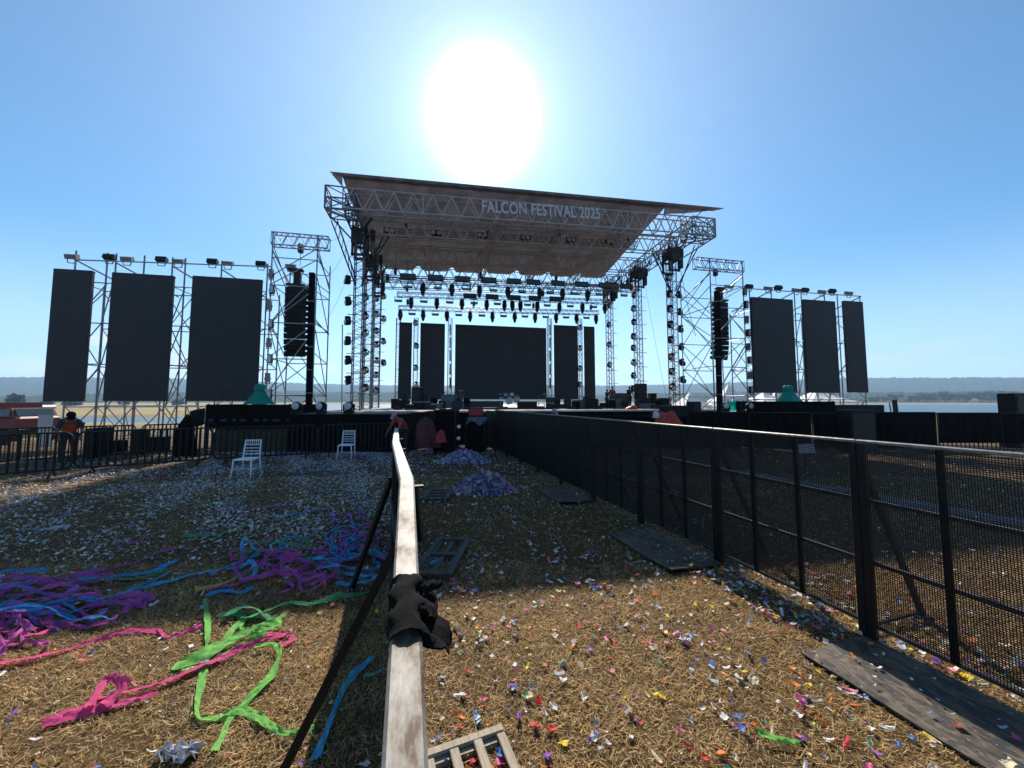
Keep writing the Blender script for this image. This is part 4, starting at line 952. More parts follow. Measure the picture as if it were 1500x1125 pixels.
for a in (('low black case at the left end of the stage deck', 590, 586, 18, 24.5, DECK, 'road_case', 'road case'), ('black case with pale trim left of the amplifier stack', 600, 592, 10, 23.6, DECK, 'road_case', 'road case'),
          ('grey mixing case right of the amplifier stack', 640, 591, 16, 24.5, DECK, 'mixer_case', 'road case', GREYC), ('bluish case cluster in front of the left screen gap', 658, 578, 22, 27, DECK, 'road_case', 'road case', BLUEG),
          ('dark case beside the bluish case cluster', 672, 583, 9, 25, DECK, 'road_case', 'road case'), ('low wide riser in front of the left half of the centre screen', 707, 587.5, 60, 30, DECK, 'drum_riser', 'riser', DECKM),
          ('wide black case on the deck below the right half of the centre screen', 772, 588, 28, 26.0, DECK, 'road_case', 'road case'), ('low case on the deck below the right screen pair', 822, 592, 20, 26.5, DECK, 'road_case', 'road case'),
          ('keyboard case with a pale lid on the right of the deck', 852, 586, 26, 28.5, DECK, 'keyboard_case', 'keyboard', GREYC), ('dark case at the foot of the narrow right stage screen', 866, 584, 16, 27.5, DECK, 'road_case', 'road case'),
          ('olive covered case left of the dark speaker stack on the right', 910, 576, 15, 29.5, DECK, 'covered_case', 'road case', OLIVE), ('small grey case on top of nothing but the deck, by the rear right tower', 904, 584, 9, 28, DECK, 'road_case', 'road case', GREYC),
          ('pale grey case near the orange bag on the stage', 948, 591, 20, 27.6, DECK, 'road_case', 'road case', BLUEG), ('dark case beside the dark speaker stack on the far right of the deck', 955, 576, 9, 29.8, DECK, 'road_case', 'road case'),
          ('low wide dark case left of the front right tower', 972, 583, 17, 28.2, DECK, 'road_case', 'road case'), ('small dark case in the middle of the right deck', 885, 590, 12, 27, DECK, 'road_case', 'road case')):
    flight_case(a[0].replace('on top of nothing but the deck, by', 'standing on the deck by'), *a[1:])
for i, (px, yt, w, Y) in enumerate(((583, 593, 11, 24), (632, 594, 12, 24), (690, 595, 13, 24.4), (736, 595.5, 15, 24.8), (790, 595, 14, 25.2), (838, 594.5, 13, 25.8), (876, 594, 12, 26.2), (962, 593, 14, 27))):
    wedge('black wedge monitor on the stage front edge, %s from the left' % ORD[i], px, yt, w, Y, DECK)
for i, (px, yt, Y) in enumerate(((647, 579, 26), (665, 574, 27), (675, 572, 27), (679, 577, 26.5), (733, 577, 29), (744, 578, 29), (757, 579, 29), (789, 579, 28), (797, 577, 28))):
    stand('slim stand on the stage in front of the back screens, %s stand from the left' % ORD[i], px, yt, Y, DECK, 'cymbal' if i in (2, 4, 6, 8) else 'mic')
for i, (px, yt, w, Y) in enumerate(((579, 584, 8, 27), (594, 580, 8, 29), (636, 583, 9, 28), (648, 587, 10, 25.5), (668, 588, 12, 24), (684, 583, 8, 27.5), (816, 585, 9, 28), (831, 583, 10, 29), (843, 588, 10, 26), (858, 581, 7, 30), (872, 586, 9, 28), (896, 586, 10, 26.5), (915, 588, 11, 27), (946, 583, 12, 29), (964, 586, 8, 27.5))):
    flight_case('small dark box in the clutter along the stage deck, %s from the left' % (ORD[i] if i < 14 else 'last'), px, yt, w, Y, DECK, 'equipment_box', 'box', (BLACKP, DARKG, BLACKC)[i % 3], .4, .1*(i % 5)-.2, 'clutter of small boxes on the stage')
# drum kit on the riser
x, y, z = at(746, 588, 29.5); r = thing('drum_kit', 'drum kit with silver shells in front of the wide centre screen', 'drum kit', (x, 29.5, DECK+.3))
for (dx, dy, dz, rr, hh, ax) in ((0, 0, .3, .3, .45, 'y'), (-.28, -.1, .75, .16, .25, 'z'), (.2, -.1, .75, .17, .27, 'z'), (.6, -.2, .25, .22, .45, 'z'), (-.6, .1, .5, .18, .16, 'z')):
    m = MB(); m.lathe([(rr, 0), (rr*1.02, .02), (rr*1.02, hh-.02), (rr, hh)], 18, (dx, dy, dz if ax == 'y' else dz-.1), ax); m.build('drum', mat('silver_drum_shell', (.4, .42, .45), .35, .4), r, False)
m = MB(); m.bar((-1.3, .5, -.25), (-1.3, .5, .2), .02, 5); m.bar((1.3, .5, -.25), (1.3, .5, .2), .02, 5); m.bar((-1.3, .5, .2), (1.3, .5, .2), .02, 5); m.build('rail', STEEL, r)

# ------------------------------------------------------------------ things at the end of the aisle and on the right
def lumpy(lab, name, cat, px, ytop, wpx, ybase, Y, material, seed, grp=None, droop=.25):
    x, _, zt = at(px, ytop, Y); zb = max(ground_z(x, Y), at(px, ybase, Y)[2]); w = wpx/541*Y/2; h = zt-zb; rows = []
    for k in range(11):
        f = k/10; q = (1-f**2.2)**.5 if f < 1 else 0.02; row = []
        for j in range(33):
            a = 2*pi*j/32; c = 1+.13*sin(a*3+seed)+.10*sin(a*7+seed*2+f*4)+.07*sin(a*13+f*9+seed)+.05*sin(a*22-f*14)
            row.append((w*q*c*cos(a)+w*.1*sin(f*5+seed), w*.8*q*c*sin(a), h*f*(1+.06*sin(a*4+seed))))
        rows.append(row)
    m = MB(); m.grid(rows); o = m.build(name, material, None, True, (x, Y, zb)); return tag(o, lab, cat, grp)
DRED = mat('dark_red_tarp', (.10, .012, .012), .65, 0, .35, 3, .4)
RED = mat('red_tarp', (.5, .03, .03), .55, 0, .25, 3, .4, .2)
lumpy('dark red tarpaulin heap at the end of the aisle', 'tarp_heap', 'tarpaulin', 624, 613, 34, 655, 12.6, DRED, 1)
lumpy('brighter red bag beside the dark red tarpaulin heap', 'red_bag', 'bag', 646, 630, 14, 648, 11.9, RED, 2)
flight_case('tall black cabinet blocking the end of the aisle', 655, 600, 30, 13.4, ground_z(0, 13.4), 'black_cabinet', 'cabinet', BLACKC, 1.0, 0, 'black boxes at the end of the aisle')
flight_case('black bin with a blue cloth on its top edge, beside the tall black cabinet', 698, 612, 27, 13.6, ground_z(0, 13.6), 'black_box', 'box', BLACKC, 1.0, 0, 'black boxes at the end of the aisle')
x, Y, z = at(698, 616, 13.0); r = tag(MB().build('blue_cloth', BLUEG), 'blue grey cloth hanging over the black bin', 'cloth')
m = MB(); m.grid([[(x+.34*u_+.03*sin(v_*5), 13.06-.02*v_+.04*sin(u_*9), z+.12-.22*v_*(1+.35*sin(u_*4)))for u_ in np.linspace(-1, 1, 14)] for v_ in np.linspace(0, 1, 6)])
r.data.from_pydata([tuple(a) for a in m.v], [], m.f)
flight_case('red cooler box on top of the black bin at the end of the aisle', 697.5, 597, 20, 13.4, at(698, 611.5, 13.4)[2], 'cooler_box', 'cooler', RED, .45, 0, None)
for i, (px, y) in enumerate(((672.5, 625), (672, 642))):
    x, Y, z = at(px, y, 12.9); r = thing('par_lamp', '%s round white lamp beside the tall black cabinet' % ('upper', 'lower')[i], 'lamp', (x, Y, z))
    m = MB(); m.lathe([(.05, .16), (.075, .08), (.08, -.04), (.07, -.06)], 12, (0, 0, 0), 'y'); m.build('housing', BLACKM, r, True)
    m = MB(); m.lathe([(.068, -.062), (.05, -.085), (.02, -.09)], 12, (0, 0, 0), 'y'); m.build('lens', WHITEP, r, True)
    m = MB(); m.bar((0, .05, -.06), (0, .1, ground_z(0, 13)-z), .015, 5); m.build('stand', BLACKM, r)
lumpy('orange bag lying on the right part of the stage deck', 'orange_bag', 'bag', 925.5, 594, 19, 603, 25.5, ORANGE, 3)
# orange tarp thrown over the black barrier wall
x, Y, z = at(972, 604, 14.3); m = MB(); rows = []
for f in np.linspace(0, 1, 9):
    rows.append([(x+(-.33+.05*f)+ (.78+.28*f)*g, 14.42-.16*f+.05*sin(g*12+f*3), z-.50*f+.05*sin(g*7)*(1-f)-.12*max(0, .25-g)*(1-f)*4*0) for g in np.linspace(0, 1, 16)])
rows = [[(p[0], 14.75, p[2]-.10) for p in rows[0]], [(p[0], 14.6, p[2]+.02) for p in rows[0]]]+rows
m.grid(rows); m.grid([[(a, b+.012, c) for a, b, c in q][::-1] for q in rows]); tag(m.build('orange_tarp', ORANGE, smooth=True), 'orange tarpaulin thrown over the black barrier wall right of the aisle', 'tarpaulin')
lumpy('small white bag beside the orange tarpaulin on the barrier wall', 'white_bag', 'bag', 961, 602, 9, 612, 14.2, WHITEF, 6)
# red tape on the mesh of the right barrier
a = Vector(at(891, 664, 7.0)); b = Vector(at(930, 641, 6.3)); d = b-a; m = MB(); m.grid([[tuple(a+d*k/8+Vector((0, 0, q+.01*sin(k*2)))) for k in range(9)] for q in (-.02, .022)]); m.grid([[tuple(a+d*k/8+Vector((.004, 0, q+.01*sin(k*2)))) for k in range(9)][::-1] for q in (-.02, .022)])
tag(m.build('tape', mat('faded_red_tape', (.35, .05, .05), .6)), 'faded red tape stuck aslant on the mesh barrier', 'tape')
speaker_stack('large black speaker stack in the barrier wall below the right screens', 1253, 600, 36, 13.9, ground_z(0, 14), 1, grp='large dark boxes beyond the right barrier')
speaker_stack('large black box at the far right edge beyond the barrier wall', 1493, 576, 46, 17, ground_z(0, 17), 2, grp='large dark boxes beyond the right barrier')
speaker_stack('small dark speaker left of the right black mast', 1016, 588, 12, 18.5, ground_z(0, 18.5)+.4, 2, grp='large dark boxes beyond the right barrier')
flight_case('long dark case behind the barrier wall right of the right screens', 1247, 593, 70, 18, ground_z(0, 18), 'road_case', 'road case', BLACKP, .8, 0, 'large dark boxes beyond the right barrier')
flight_case('low dark case on the barrier wall beside the front right tower', 985, 594, 30, 17.5, ground_z(0, 17.5), 'road_case', 'road case', BLACKP, .8, 0, 'large dark boxes beyond the right barrier')
x, Y, z = at(1312, 592, 15.2); r = thing('leaning_board', 'dark board leaning above the right barrier wall in front of the lake', 'board', (x, Y, z)); m = MB(); m.obox((0, 0, -.55), (.09, 0, .01), (0, .02, 0), (.06, .1, .72)); m.build('board', BLACKP, r)
m = MB(); m.bar((-.02, .1, -1.2), (.05, .3, .05), .02, 5); m.build('prop', BLACKM, r)
# dark covered lamps on the left behind the fence
lumpy('round dark covered lamp behind the crowd fence left of the black platform', 'covered_lamp', 'covered lamp', 274, 609, 25, 690, 12.2, BLACKC, 8)
x, Y, z = at(289, 612, 12.6); r = thing('floor_monitor', 'upright black box lamp tilted beside the round dark covered lamp', 'lamp', (x, Y, ground_z(x, Y))); zt = z
m = MB(); m.obox((0, 0, zt), (.15, 0, .02), (0, .13, .03), (.03, -.03, .28)); m.build('housing', BLACKP, r)
m = MB(); m.bar((0, 0, 0), (0, 0, zt-.2), .025, 6); m.build('stand', BLACKM, r)
for i, (px, w, yt) in enumerate(((141, 9, 627), (152, 14, 626), (205, 7, 628), (216, 5, 630), (226, 34, 640), (168, 24, 645))):
    flight_case('%s dark case standing behind the left crowd fence, counted from the left' % ORD[(0, 1, 3, 4, 5, 2)[i]], px, yt, w, 11.6+.25*i if px < 200 else 12.2+.2*i, 0, 'road_case', 'road case', BLACKP if i != 2 else OLIVE, .4, .2*i, 'dark cases behind the left fence')

# ------------------------------------------------------------------ vehicles and far things on the left
TRED = mat('faded_red_paint', (.17, .03, .022), .5, 0, .2, 3); GLASS = mat('dark_window_glass', (.05, .07, .08), .1)
def truck():
    xr, Y, _ = at(59, 620, 21.0); gz = ground_z(xr, 21); r = thing('dump_truck', 'faded red dump truck with its cab to the right, at the left edge', 'truck', (xr, 21, gz))
    m = MB(); m.bbox((-.62, 0, 1.15), (1.25, 2.0, .85), .1); m.add([(-1.2, -1, 1.55), (-.25, -1, 1.55), (-.25, 1, 1.55), (-1.2, 1, 1.55), (-1.2, -.92, 2.05), (-.45, -.92, 2.05), (-.45, .92, 2.05), (-1.2, .92, 2.05)], [(4, 5, 6, 7), (0, 1, 5, 4), (1, 2, 6, 5), (2, 3, 7, 6), (3, 0, 4, 7)]); cab = m.build('cab', TRED, r)
    m = MB(); m.obox((-.72, -.985, 1.8), (.3, 0, 0), (0, .02, .18), (0, -.02, .0)); m.build('side_window', GLASS, cab)
    m = MB(); m.obox((-.33, 0, 1.8), (0, .82, 0), (-.075, 0, .19), (.02, 0, .01)); m.build('windscreen', GLASS, cab)
    m = MB(); m.bbox((.02, 0, .8), (.12, 2.0, .25), .03); m.build('bumper', BLACKM, r)
    m = MB(); b = [(-5.2, 1.0), (-1.35, 1.0), (-1.35, 2.35), (-5.5, 2.35)]
    m.add([(x, y, z) for y in (-1.1, 1.1) for x, z in b], [(0, 1, 2, 3), (7, 6, 5, 4), (0, 4, 5, 1), (1, 5, 6, 2), (3, 7, 4, 0), (3, 2, 6, 7)])
    for x in np.linspace(-5.1, -1.4, 7): m.box((x, -1.14, 1.68), (.09, .1, 1.34))
    m.box((-3.4, -1.15, 2.36), (4.2, .12, .1)); m.build('tipper_body', TRED, r)
    m = MB(); m.box((-2.7, 0, .75), (5.2, .9, .2)); m.build('chassis', BLACKM, r)
    for x in (-.8, -3.6, -4.6):
        for y in (-.95, .95):
            m = MB(); m.lathe([(.25, -.14), (.46, -.13), (.48, 0), (.46, .13), (.25, .14)], 18, (x, y, .47), 'y'); w = m.build('wheel', mat('tyre_rubber', (.02, .02, .02), .9), r, True)
            m = MB(); m.lathe([(.05, -.16), (.24, -.145), (.24, .145), (.05, .16)], 14, (x, y, .47), 'y'); m.build('rim', TRED, w)
    xr, Y, zt = at(60, 598, 27); gz = ground_z(xr, 27); r = thing('utility_truck', 'yellow green utility truck with a pale roof behind the red dump truck', 'truck', (xr, 27, gz)); h = zt-gz
    m = MB(); m.bbox((-1.3, 0, h*.42), (2.6, 2, h*.6), .12); m.bbox((-1.1, 0, h*.84), (1.5, 1.9, h*.25), .1); m.build('body', mat('yellow_green_paint', (.35, .5, .06), .4, 0, .1, 2), r)
    m = MB(); m.bbox((-1.0, 0, h*.98+.12), (2.2, 1.9, .3), .1); m.build('roof', mat('cream_paint', (.7, .68, .55), .5), r)
    m = MB(); m.bbox((-.9, -.96, h*.8), (.9, .03, h*.16), .01); m.build('side_window', GLASS, r)
    for x in (-.5, -2.2): m = MB(); m.lathe([(.2, -.12), (.4, -.1), (.4, .1), (.2, .12)], 16, (x, -.9, .4), 'y'); m.build('wheel', BLACKM, r)
    xr, Y, zt = at(67, 608, 18); gz = ground_z(xr, 18); r = thing('site_board', 'pale grey site boards standing right of the red dump truck', 'board', (xr, 18, gz)); h = zt-gz
    m = MB()
    for i in (0, 1): m.bbox((-.17+.36*i, 0, h*.5), (.35, .03, h), .006); m.box((-.17+.36*i, -.02, h*.55), (.33, .01, .02))
    m.build('board', mat('pale_plywood', (.45, .45, .42), .8, 0, .1, 3), r)
    m = MB(); m.bar((0, .02, h*.8), (0, .8, 0), .025, 5); m.build('prop', WOOD, r)
truck()

# ------------------------------------------------------------------ white marquee tents on the right
def tent(px, ytop, wpx, yeave, Y, lab):
    x, _, zt = at(px, ytop, Y); gz = ground_z(x, Y); w = wpx/541*Y/2; ze = at(px, yeave, Y)[2]-gz; h = zt-gz
    r = thing('marquee_tent', lab, 'tent', (x, Y, gz), random.uniform(-.3, .3), 'white pointed tents beyond the stage')
    rows = []
    for f in np.linspace(0, 1, 9):
        k = (1-f)**1.45*.97+.03; sq = [(-1, -1), (0, -1.02), (1, -1), (1.02, 0), (1, 1), (0, 1.02), (-1, 1), (-1.02, 0), (-1, -1)]
        rows.append([(a*w*k, b*w*k, ze+(h-ze)*f) for a, b in sq])
    m = MB(); m.grid([[(a*w*1.0, b*w*1.0, ze-.28+.06*(i % 2)) for i, (a, b) in enumerate(sq)]]+rows); m.build('roof', WHITEF, r)
    m = MB(); m.bar((0, 0, h-.1), (0, 0, h+.25), .04, 5); m.build('finial', STEEL, r)
    for a, b in ((-1, -1), (1, -1), (1, 1), (-1, 1)): m = MB(); m.bar((a*w*.97, b*w*.97, 0), (a*w*.97, b*w*.97, ze), .05, 6); m.build('pole', STEEL, r)
tent(1010, 574, 40, 594, 48, 'white pointed tent just right of the front right tower')
tent(1067, 562, 44, 588, 46, 'tallest white pointed tent, behind the bright teal tarpaulin')
tent(1050, 585, 34, 595, 54, 'low white tent behind the right black mast')
tent(1118, 574, 44, 588, 52, 'white pointed tent left of the teal covered lamp')
tent(1136, 572, 26, 590, 60, 'white tent just behind the teal covered lamp')
tent(1197, 570, 62, 588, 50, 'wide white tent under the middle right screen')

# ------------------------------------------------------------------ people
def skin_mesh(joints, edges, mat_, name, parent, sub=1):
    me = bpy.data.meshes.new(name); me.from_pydata([j[0] for j in joints], edges, []); o = bpy.data.objects.new(name, me); COL.objects.link(o)
    md = o.modifiers.new('s', 'SKIN'); md.use_smooth_shade = True
    for v, j in zip(me.skin_vertices[0].data, joints): v.radius = (j[1], j[2] if len(j) > 2 else j[1])
    me.skin_vertices[0].data[0].use_root = True
    if sub: ss = o.modifiers.new('u', 'SUBSURF'); ss.levels = sub; ss.render_levels = sub
    dg = bpy.context.evaluated_depsgraph_get(); n = bpy.data.meshes.new_from_object(o.evaluated_get(dg)); o.modifiers.clear(); o.data = n; bpy.data.meshes.remove(me)
    n.materials.clear(); n.materials.append(mat_); o.parent = parent; return o
SKIN = mat('brown_skin', (.16, .085, .055), .6, 0, .1, 6)
def person(lab, loc, rz, bend, shirt, trousers, hat=None, vest=None, h=1.7, arms=.35, reach=0.0):
    r = thing('person', lab, 'person', loc, rz); r.scale = (h/1.7,)*3
    P0 = Vector((0, 0, .94)); c, s = cos(bend), sin(bend)
    def B(p):                                                    # upper body point bent forward about the hips
        p = Vector(p)-P0; return tuple(Vector((p.x, p.y*c-p.z*s, p.z*c+p.y*s))+P0+Vector((0, .16*s, 0)))
    J = {'pelvis': ((0, .16*s*.6, .94), .135, .1), 'waist': (B((0, 0, 1.08)), .125, .09), 'chest': (B((0, 0, 1.32)), .155, .1), 'neck': (B((0, -.01, 1.47)), .055), 'jaw': (B((0, -.03, 1.54)), .07, .08), 'head': (B((0, -.02, 1.62)), .082, .098), 'crown': (B((0, -.015, 1.685)), .055, .07), 'nose': (B((0, -.125, 1.585)), .014)}
    E = [('pelvis', 'waist'), ('waist', 'chest'), ('chest', 'neck'), ('neck', 'jaw'), ('jaw', 'head'), ('head', 'crown'), ('head', 'nose')]
    for q, k in ((-1, 'l'), (1, 'r')):
        J['sh'+k] = (B((q*.17, 0, 1.41)), .062); S = Vector(J['sh'+k][0])
        el = S+Vector((q*.06, -.05-.20*arms-reach*.1, -.27+.06*arms)); wr = el+Vector((-q*.03, -.10-.16*arms-reach*.12, -.22+.10*arms)); hd = wr+Vector((0, -.04, -.07))
        J['el'+k] = (tuple(el), .043); J['wr'+k] = (tuple(wr), .028); J['ha'+k] = (tuple(hd), .036, .018); J['fi'+k] = (tuple(hd+Vector((0, -.04, -.085))), .022, .012); J['th'+k] = (tuple(hd+Vector((-q*.045, -.03, -.03))), .011)
        fy = -.10 if k == 'l' else .06
        J['hp'+k] = ((q*.1, .16*s*.5, .86), .09); J['kn'+k] = ((q*.115, fy*.5-.05*s+.02, .48), .062); J['an'+k] = ((q*.12, fy+.05, .09), .04); J['to'+k] = ((q*.135, fy-.12, .035), .038, .03)
        E += [('chest', 'sh'+k), ('sh'+k, 'el'+k), ('el'+k, 'wr'+k), ('wr'+k, 'ha'+k), ('ha'+k, 'fi'+k), ('ha'+k, 'th'+k), ('pelvis', 'hp'+k), ('hp'+k, 'kn'+k), ('kn'+k, 'an'+k), ('an'+k, 'to'+k)]
    def sub(keys, grow, edges=None):
        ks = [k for k in J if k in keys]; ix = {k: i for i, k in enumerate(ks)}
        return [(J[k][0],)+tuple(x+grow for x in J[k][1:]) for k in ks], [(ix[a], ix[b]) for a, b in E if a in ix and b in ix]
    skin_mesh(*sub(set(J), 0), SKIN, 'body', r)
    skin_mesh(*sub({'pelvis', 'waist', 'chest', 'shl', 'shr', 'ell', 'elr'}, .016), shirt, 'shirt', r)
    skin_mesh(*sub({'pelvis', 'hpl', 'hpr', 'knl', 'knr', 'anl', 'anr'}, .018), trousers, 'trousers', r)
    if vest:
        skin_mesh(*sub({'pelvis', 'waist', 'chest', 'shl', 'shr'}, .032), vest, 'vest', r)
        for q in (-1, 1):
            m = MB(); a, b = Vector(B((q*.09, .15, 1.42))), Vector(B((q*.07, .14, 1.0))); m.obox((a+b)/2, (.025, 0, 0), (b-a)/2, (0, .004, .004)); m.build('reflective_band', mat('silver_tape', (.6, .6, .62), .3), r)
    H = Matrix.Translation(Vector(B((0, -.018, 1.625)))) @ Matrix.Rotation(bend, 4, 'X')
    rows = [[tuple(H @ Vector((.098*cos(f)*cos(a), .118*cos(f)*sin(a), .11*sin(f)+.01))) for a in np.linspace(0, 2*pi, 17)] for f in np.linspace(-.25 if hat is None else .12, pi/2-.02, 7)]
    m = MB(); m.grid(rows)
    if hat: m.grid([[tuple(H @ Vector((.085*cos(a)*(1+.15*k), -.10-.10*k*abs(sin(a)), .035-.02*k))) for a in np.linspace(pi, 2*pi, 9)] for k in (0, 1)])
    m.build('cap' if hat else 'hair', hat or mat('black_hair', (.012, .01, .009), .7), r, True)
    return r
NAVY = mat('dark_navy_cloth', (.02, .022, .035), .85); DKJ = mat('dark_trousers', (.02, .02, .024), .9)
VEST = mat('orange_vest', (.62, .09, .03), .6, 0, .12, 5); PINK = mat('pink_cloth', (.6, .2, .32), .7, 0, .1, 5); GREYT = mat('grey_top', (.18, .18, .2), .85); REDT = mat('red_top', (.28, .03, .045), .8)
x, Y, _ = at(90, 620, 10.4); person('workman in a dark cap and orange vest stooping behind the left fence', (x+.12, 10.5, 0), .9, .72, NAVY, DKJ, BLACKC, VEST, 1.66, .5)
x, Y, _ = at(593, 615, 12.2); person('person with a pink headcloth and orange top bending behind the silver barrier end', (x-.1, 12.4, 0), -.6, .78, ORANGE, DKJ, PINK, None, 1.62, .4)
x, Y, _ = at(801, 606, 12.0); person('person with a pink cap bending over behind the mesh barrier', (x-.05, 12.2, 0), 1.2, .62, GREYT, DKJ, PINK, None, 1.66, .7)
x, Y, _ = at(889, 580, 30.5); person('small figure in dark clothes at the left of the three people on stage', (x, 30.5, DECK), .4, .05, DKJ, DKJ, None, None, 1.5, .6)
x, Y, _ = at(897, 580, 30.8); person('person in a red top standing on the right of the stage', (x, 30.8, DECK), -.2, 0, REDT, DKJ, None, None, 1.74, .3)
x, Y, _ = at(922, 580, 30.0); person('person in dark clothes standing left of the dark speaker stack on stage', (x, 30.0, DECK), .2, .03, NAVY, DKJ, None, None, 1.74, .2)

# ------------------------------------------------------------------ white chairs
def chair(loc, rz, lab):
    r = thing('banquet_chair', lab, 'chair', loc, rz, 'white chairs on the confetti'); w = .19
    m = MB(); m.bbox((0, 0, .44), (.42, .42, .035), .015); m.build('seat', WHITEP, r)
    for q in (-1, 1):
        m = MB(); m.tube([(q*w, -.185, .43), (q*(w+.01), -.2, .22), (q*(w+.03), -.23, 0)], [.02, .017, .014], 8); m.build('leg', WHITEP, r, True)
        m = MB(); m.tube([(q*w, .185, .44), (q*w, .2, .22), (q*(w+.01), .27, 0)], [.02, .018, .015], 8); m.build('leg', WHITEP, r, True)
        m = MB(); m.tube([(q*w, .185, .42), (q*(w-.008), .20, .62), (q*(w-.02), .245, .87)], [.02, .018, .016], 8); m.build('back_post', WHITEP, r, True)
    for z, y in ((.855, .243), (.745, .223), (.67, .211), (.60, .2), (.53, .193)):
        m = MB(); m.bar((-w+.01, y, z), (w-.01, y, z), .014 if z > .8 else .011, 7); m.build('back_rail', WHITEP, r)
    for x in np.linspace(-.12, .12, 6): m = MB(); m.bar((x, .224, .745), (x, .243, .855), .008, 6); m.build('spindle', WHITEP, r)
    for q in (-1, 1): m = MB(); m.bar((q*(w+.008), -.2, .22), (q*w, .21, .2), .01, 6); m.build('stretcher', WHITEP, r)
    m = MB(); m.bar((-w, 0, .21), (w, 0, .21), .009, 6); m.build('stretcher', WHITEP, r)
x, y = G(356, 701); chair((x, y+.1, 0), .12, 'nearer white banquet chair, standing alone on the confetti at the left')
x, y = G(505, 673); chair((x, y+.1, 0), .14, 'farther white banquet chair, close to the black skirted platform')

# ------------------------------------------------------------------ pallets and slatted grids
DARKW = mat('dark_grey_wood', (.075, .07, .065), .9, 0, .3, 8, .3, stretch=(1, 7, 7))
def pallet(lab, c, rz, lx, ly, n, M, zt=.06, th=.022, bw=.07):
    r = thing('pallet', lab, 'pallet', (c[0], c[1], 0), rz, 'slatted wooden pallets by the silver barrier')
    for i in range(n):
        m = MB(); y = -ly/2+bw/2+(ly-bw)*i/(n-1); m.bbox((random.uniform(-.01, .01), y, zt-th/2), (lx-2*bw, bw, th), .004); m.build('slat', M, r)
    for q in (-1, 1): m = MB(); m.bbox((q*(lx/2-bw/2), 0, zt-th/2+.002), (bw, ly, th), .004); m.build('end_board', M, r)
    for q in (-1, 0, 1): m = MB(); m.box((q*(lx/2-bw), 0, (zt-th)/2), (.06, ly*.98, zt-th)); m.build('bearer', M, r)
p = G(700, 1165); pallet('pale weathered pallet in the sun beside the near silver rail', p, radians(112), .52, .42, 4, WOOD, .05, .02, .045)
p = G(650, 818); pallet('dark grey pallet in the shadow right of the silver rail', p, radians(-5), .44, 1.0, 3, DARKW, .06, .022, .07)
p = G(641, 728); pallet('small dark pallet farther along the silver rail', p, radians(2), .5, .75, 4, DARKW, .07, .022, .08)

# ------------------------------------------------------------------ black cloth tied round the near rail
def tied_cloth():
    A = Vector((cbx(.77), .77, 1.296+.134*.26)); B = Vector((cbx(.955), .955, 1.296+.134*.445)); r = thing('tied_cloth', 'black cloth knotted round the near silver rail with loose ends', 'cloth', A)
    d = B-A; rt = Vector((d.y, -d.x, 0)).normalized(); up = rt.cross(d).normalized(); m = MB(); rows = []
    for k in range(17):
        f = k/16; row = []
        for j in range(33):
            a = 2*pi*j/32; c, s_ = cos(a), sin(a); q = (abs(c)**4+abs(s_)**4)**-.25
            rr = (.0328+.0022*sin(k*.9+a*2)+.0018*sin(a*5+k*.7)+.0012*sin(a*11-k*1.3)+.004*max(0, -s_))*(1 if .08 < f < .92 else .97)
            row.append(tuple(d*f*(1+.0*c)+rt*(rr*q*c+.006*sin(k))+up*(rr*q*s_*.95-.014)))
        rows.append(row)
    m.grid(rows); m.build('wrap', BLACKC, r, True)
    def flap(base, dirs, wid, seed, drop):
        base = Vector(base); pts = [base]; rows = []
        for k in range(11):
            f = k/10; c = base+Vector(dirs)*f+Vector((0, 0, -drop*f*f)); w = wid*(.75+.5*sin(f*2.6))*(1 if f < .9 else .7)
            rows.append([tuple(c+Vector((.25*w*sin(f*6+seed), w*(q/7-.5)*1.7, .007*sin(q*1.9+seed+f*5)+.005*sin(q*3.3+f*9)))) for q in range(8)])
        m = MB(); m.grid(rows); m.grid([[(a, b, c-.004) for a, b, c in q][::-1] for q in rows]); m.build('loose_end', BLACKC, r, True)
    flap(d*.80+rt*.022, rt*.062+d*.05, .020, 1, .0)
    flap(d*.40+rt*.024, rt*.058-d*.38, .046, 2.4, .035)
    flap(d*.60+rt*.02, rt*.048-d*.30, .032, 4.1, .012)
tied_cloth()

# litter and a ramp on the ground
def wrapper(px, py, L, lab, M, seed):
    x, y = G(px, py); r2 = random.Random(seed); rows = []
    for i in range(9):
        f = i/8-.5; rows.append([(f*L+r2.uniform(-.01, .01), (j/6-.5)*L*.45*(1-.8*f*f)+r2.uniform(-.008, .008), .035+r2.uniform(-.022, .025)) for j in range(7)])
    m = MB(); m.grid(rows); o = m.build('crumpled_wrapper', M, loc=(x, y, 0), rz=r2.uniform(-.4, .9)); tag(o, lab, 'litter')
wrapper(262, 1110, .20, 'crumpled silvery wrapper lying on the grass below the green streamers', mat('silver_foil', (.4, .4, .42), .35, .6, .3, 30), 4)
wrapper(82, 777, .26, 'crumpled pale sheet in the shadow at the left, among white confetti', mat('pale_plastic_sheet', (.4, .38, .38), .6), 9)
a, b = Vector((*G(1035, 684), 0)), Vector((*G(1520, 772), 0)); d = b-a; r = thing('cable_ramp', 'long pale grey cable ramp on the ground beyond the mesh barrier', 'cable ramp', a, atan2(d.y, d.x))
n = int(d.length/1.0)
for i in range(n):
    m = MB(); x0, x1 = d.length*i/n+.01, d.length*(i+1)/n-.01
    m.add([(x, y, z) for x in (x0, x1) for y, z in ((-.2, .0), (-.12, .05), (.12, .05), (.2, 0))], [(0, 1, 5, 4), (1, 2, 6, 5), (2, 3, 7, 6), (3, 2, 1, 0), (4, 5, 6, 7)]); m.build('segment', mat('dusty_grey_rubber', (.16, .155, .15), .9, 0, .3, 12), r)
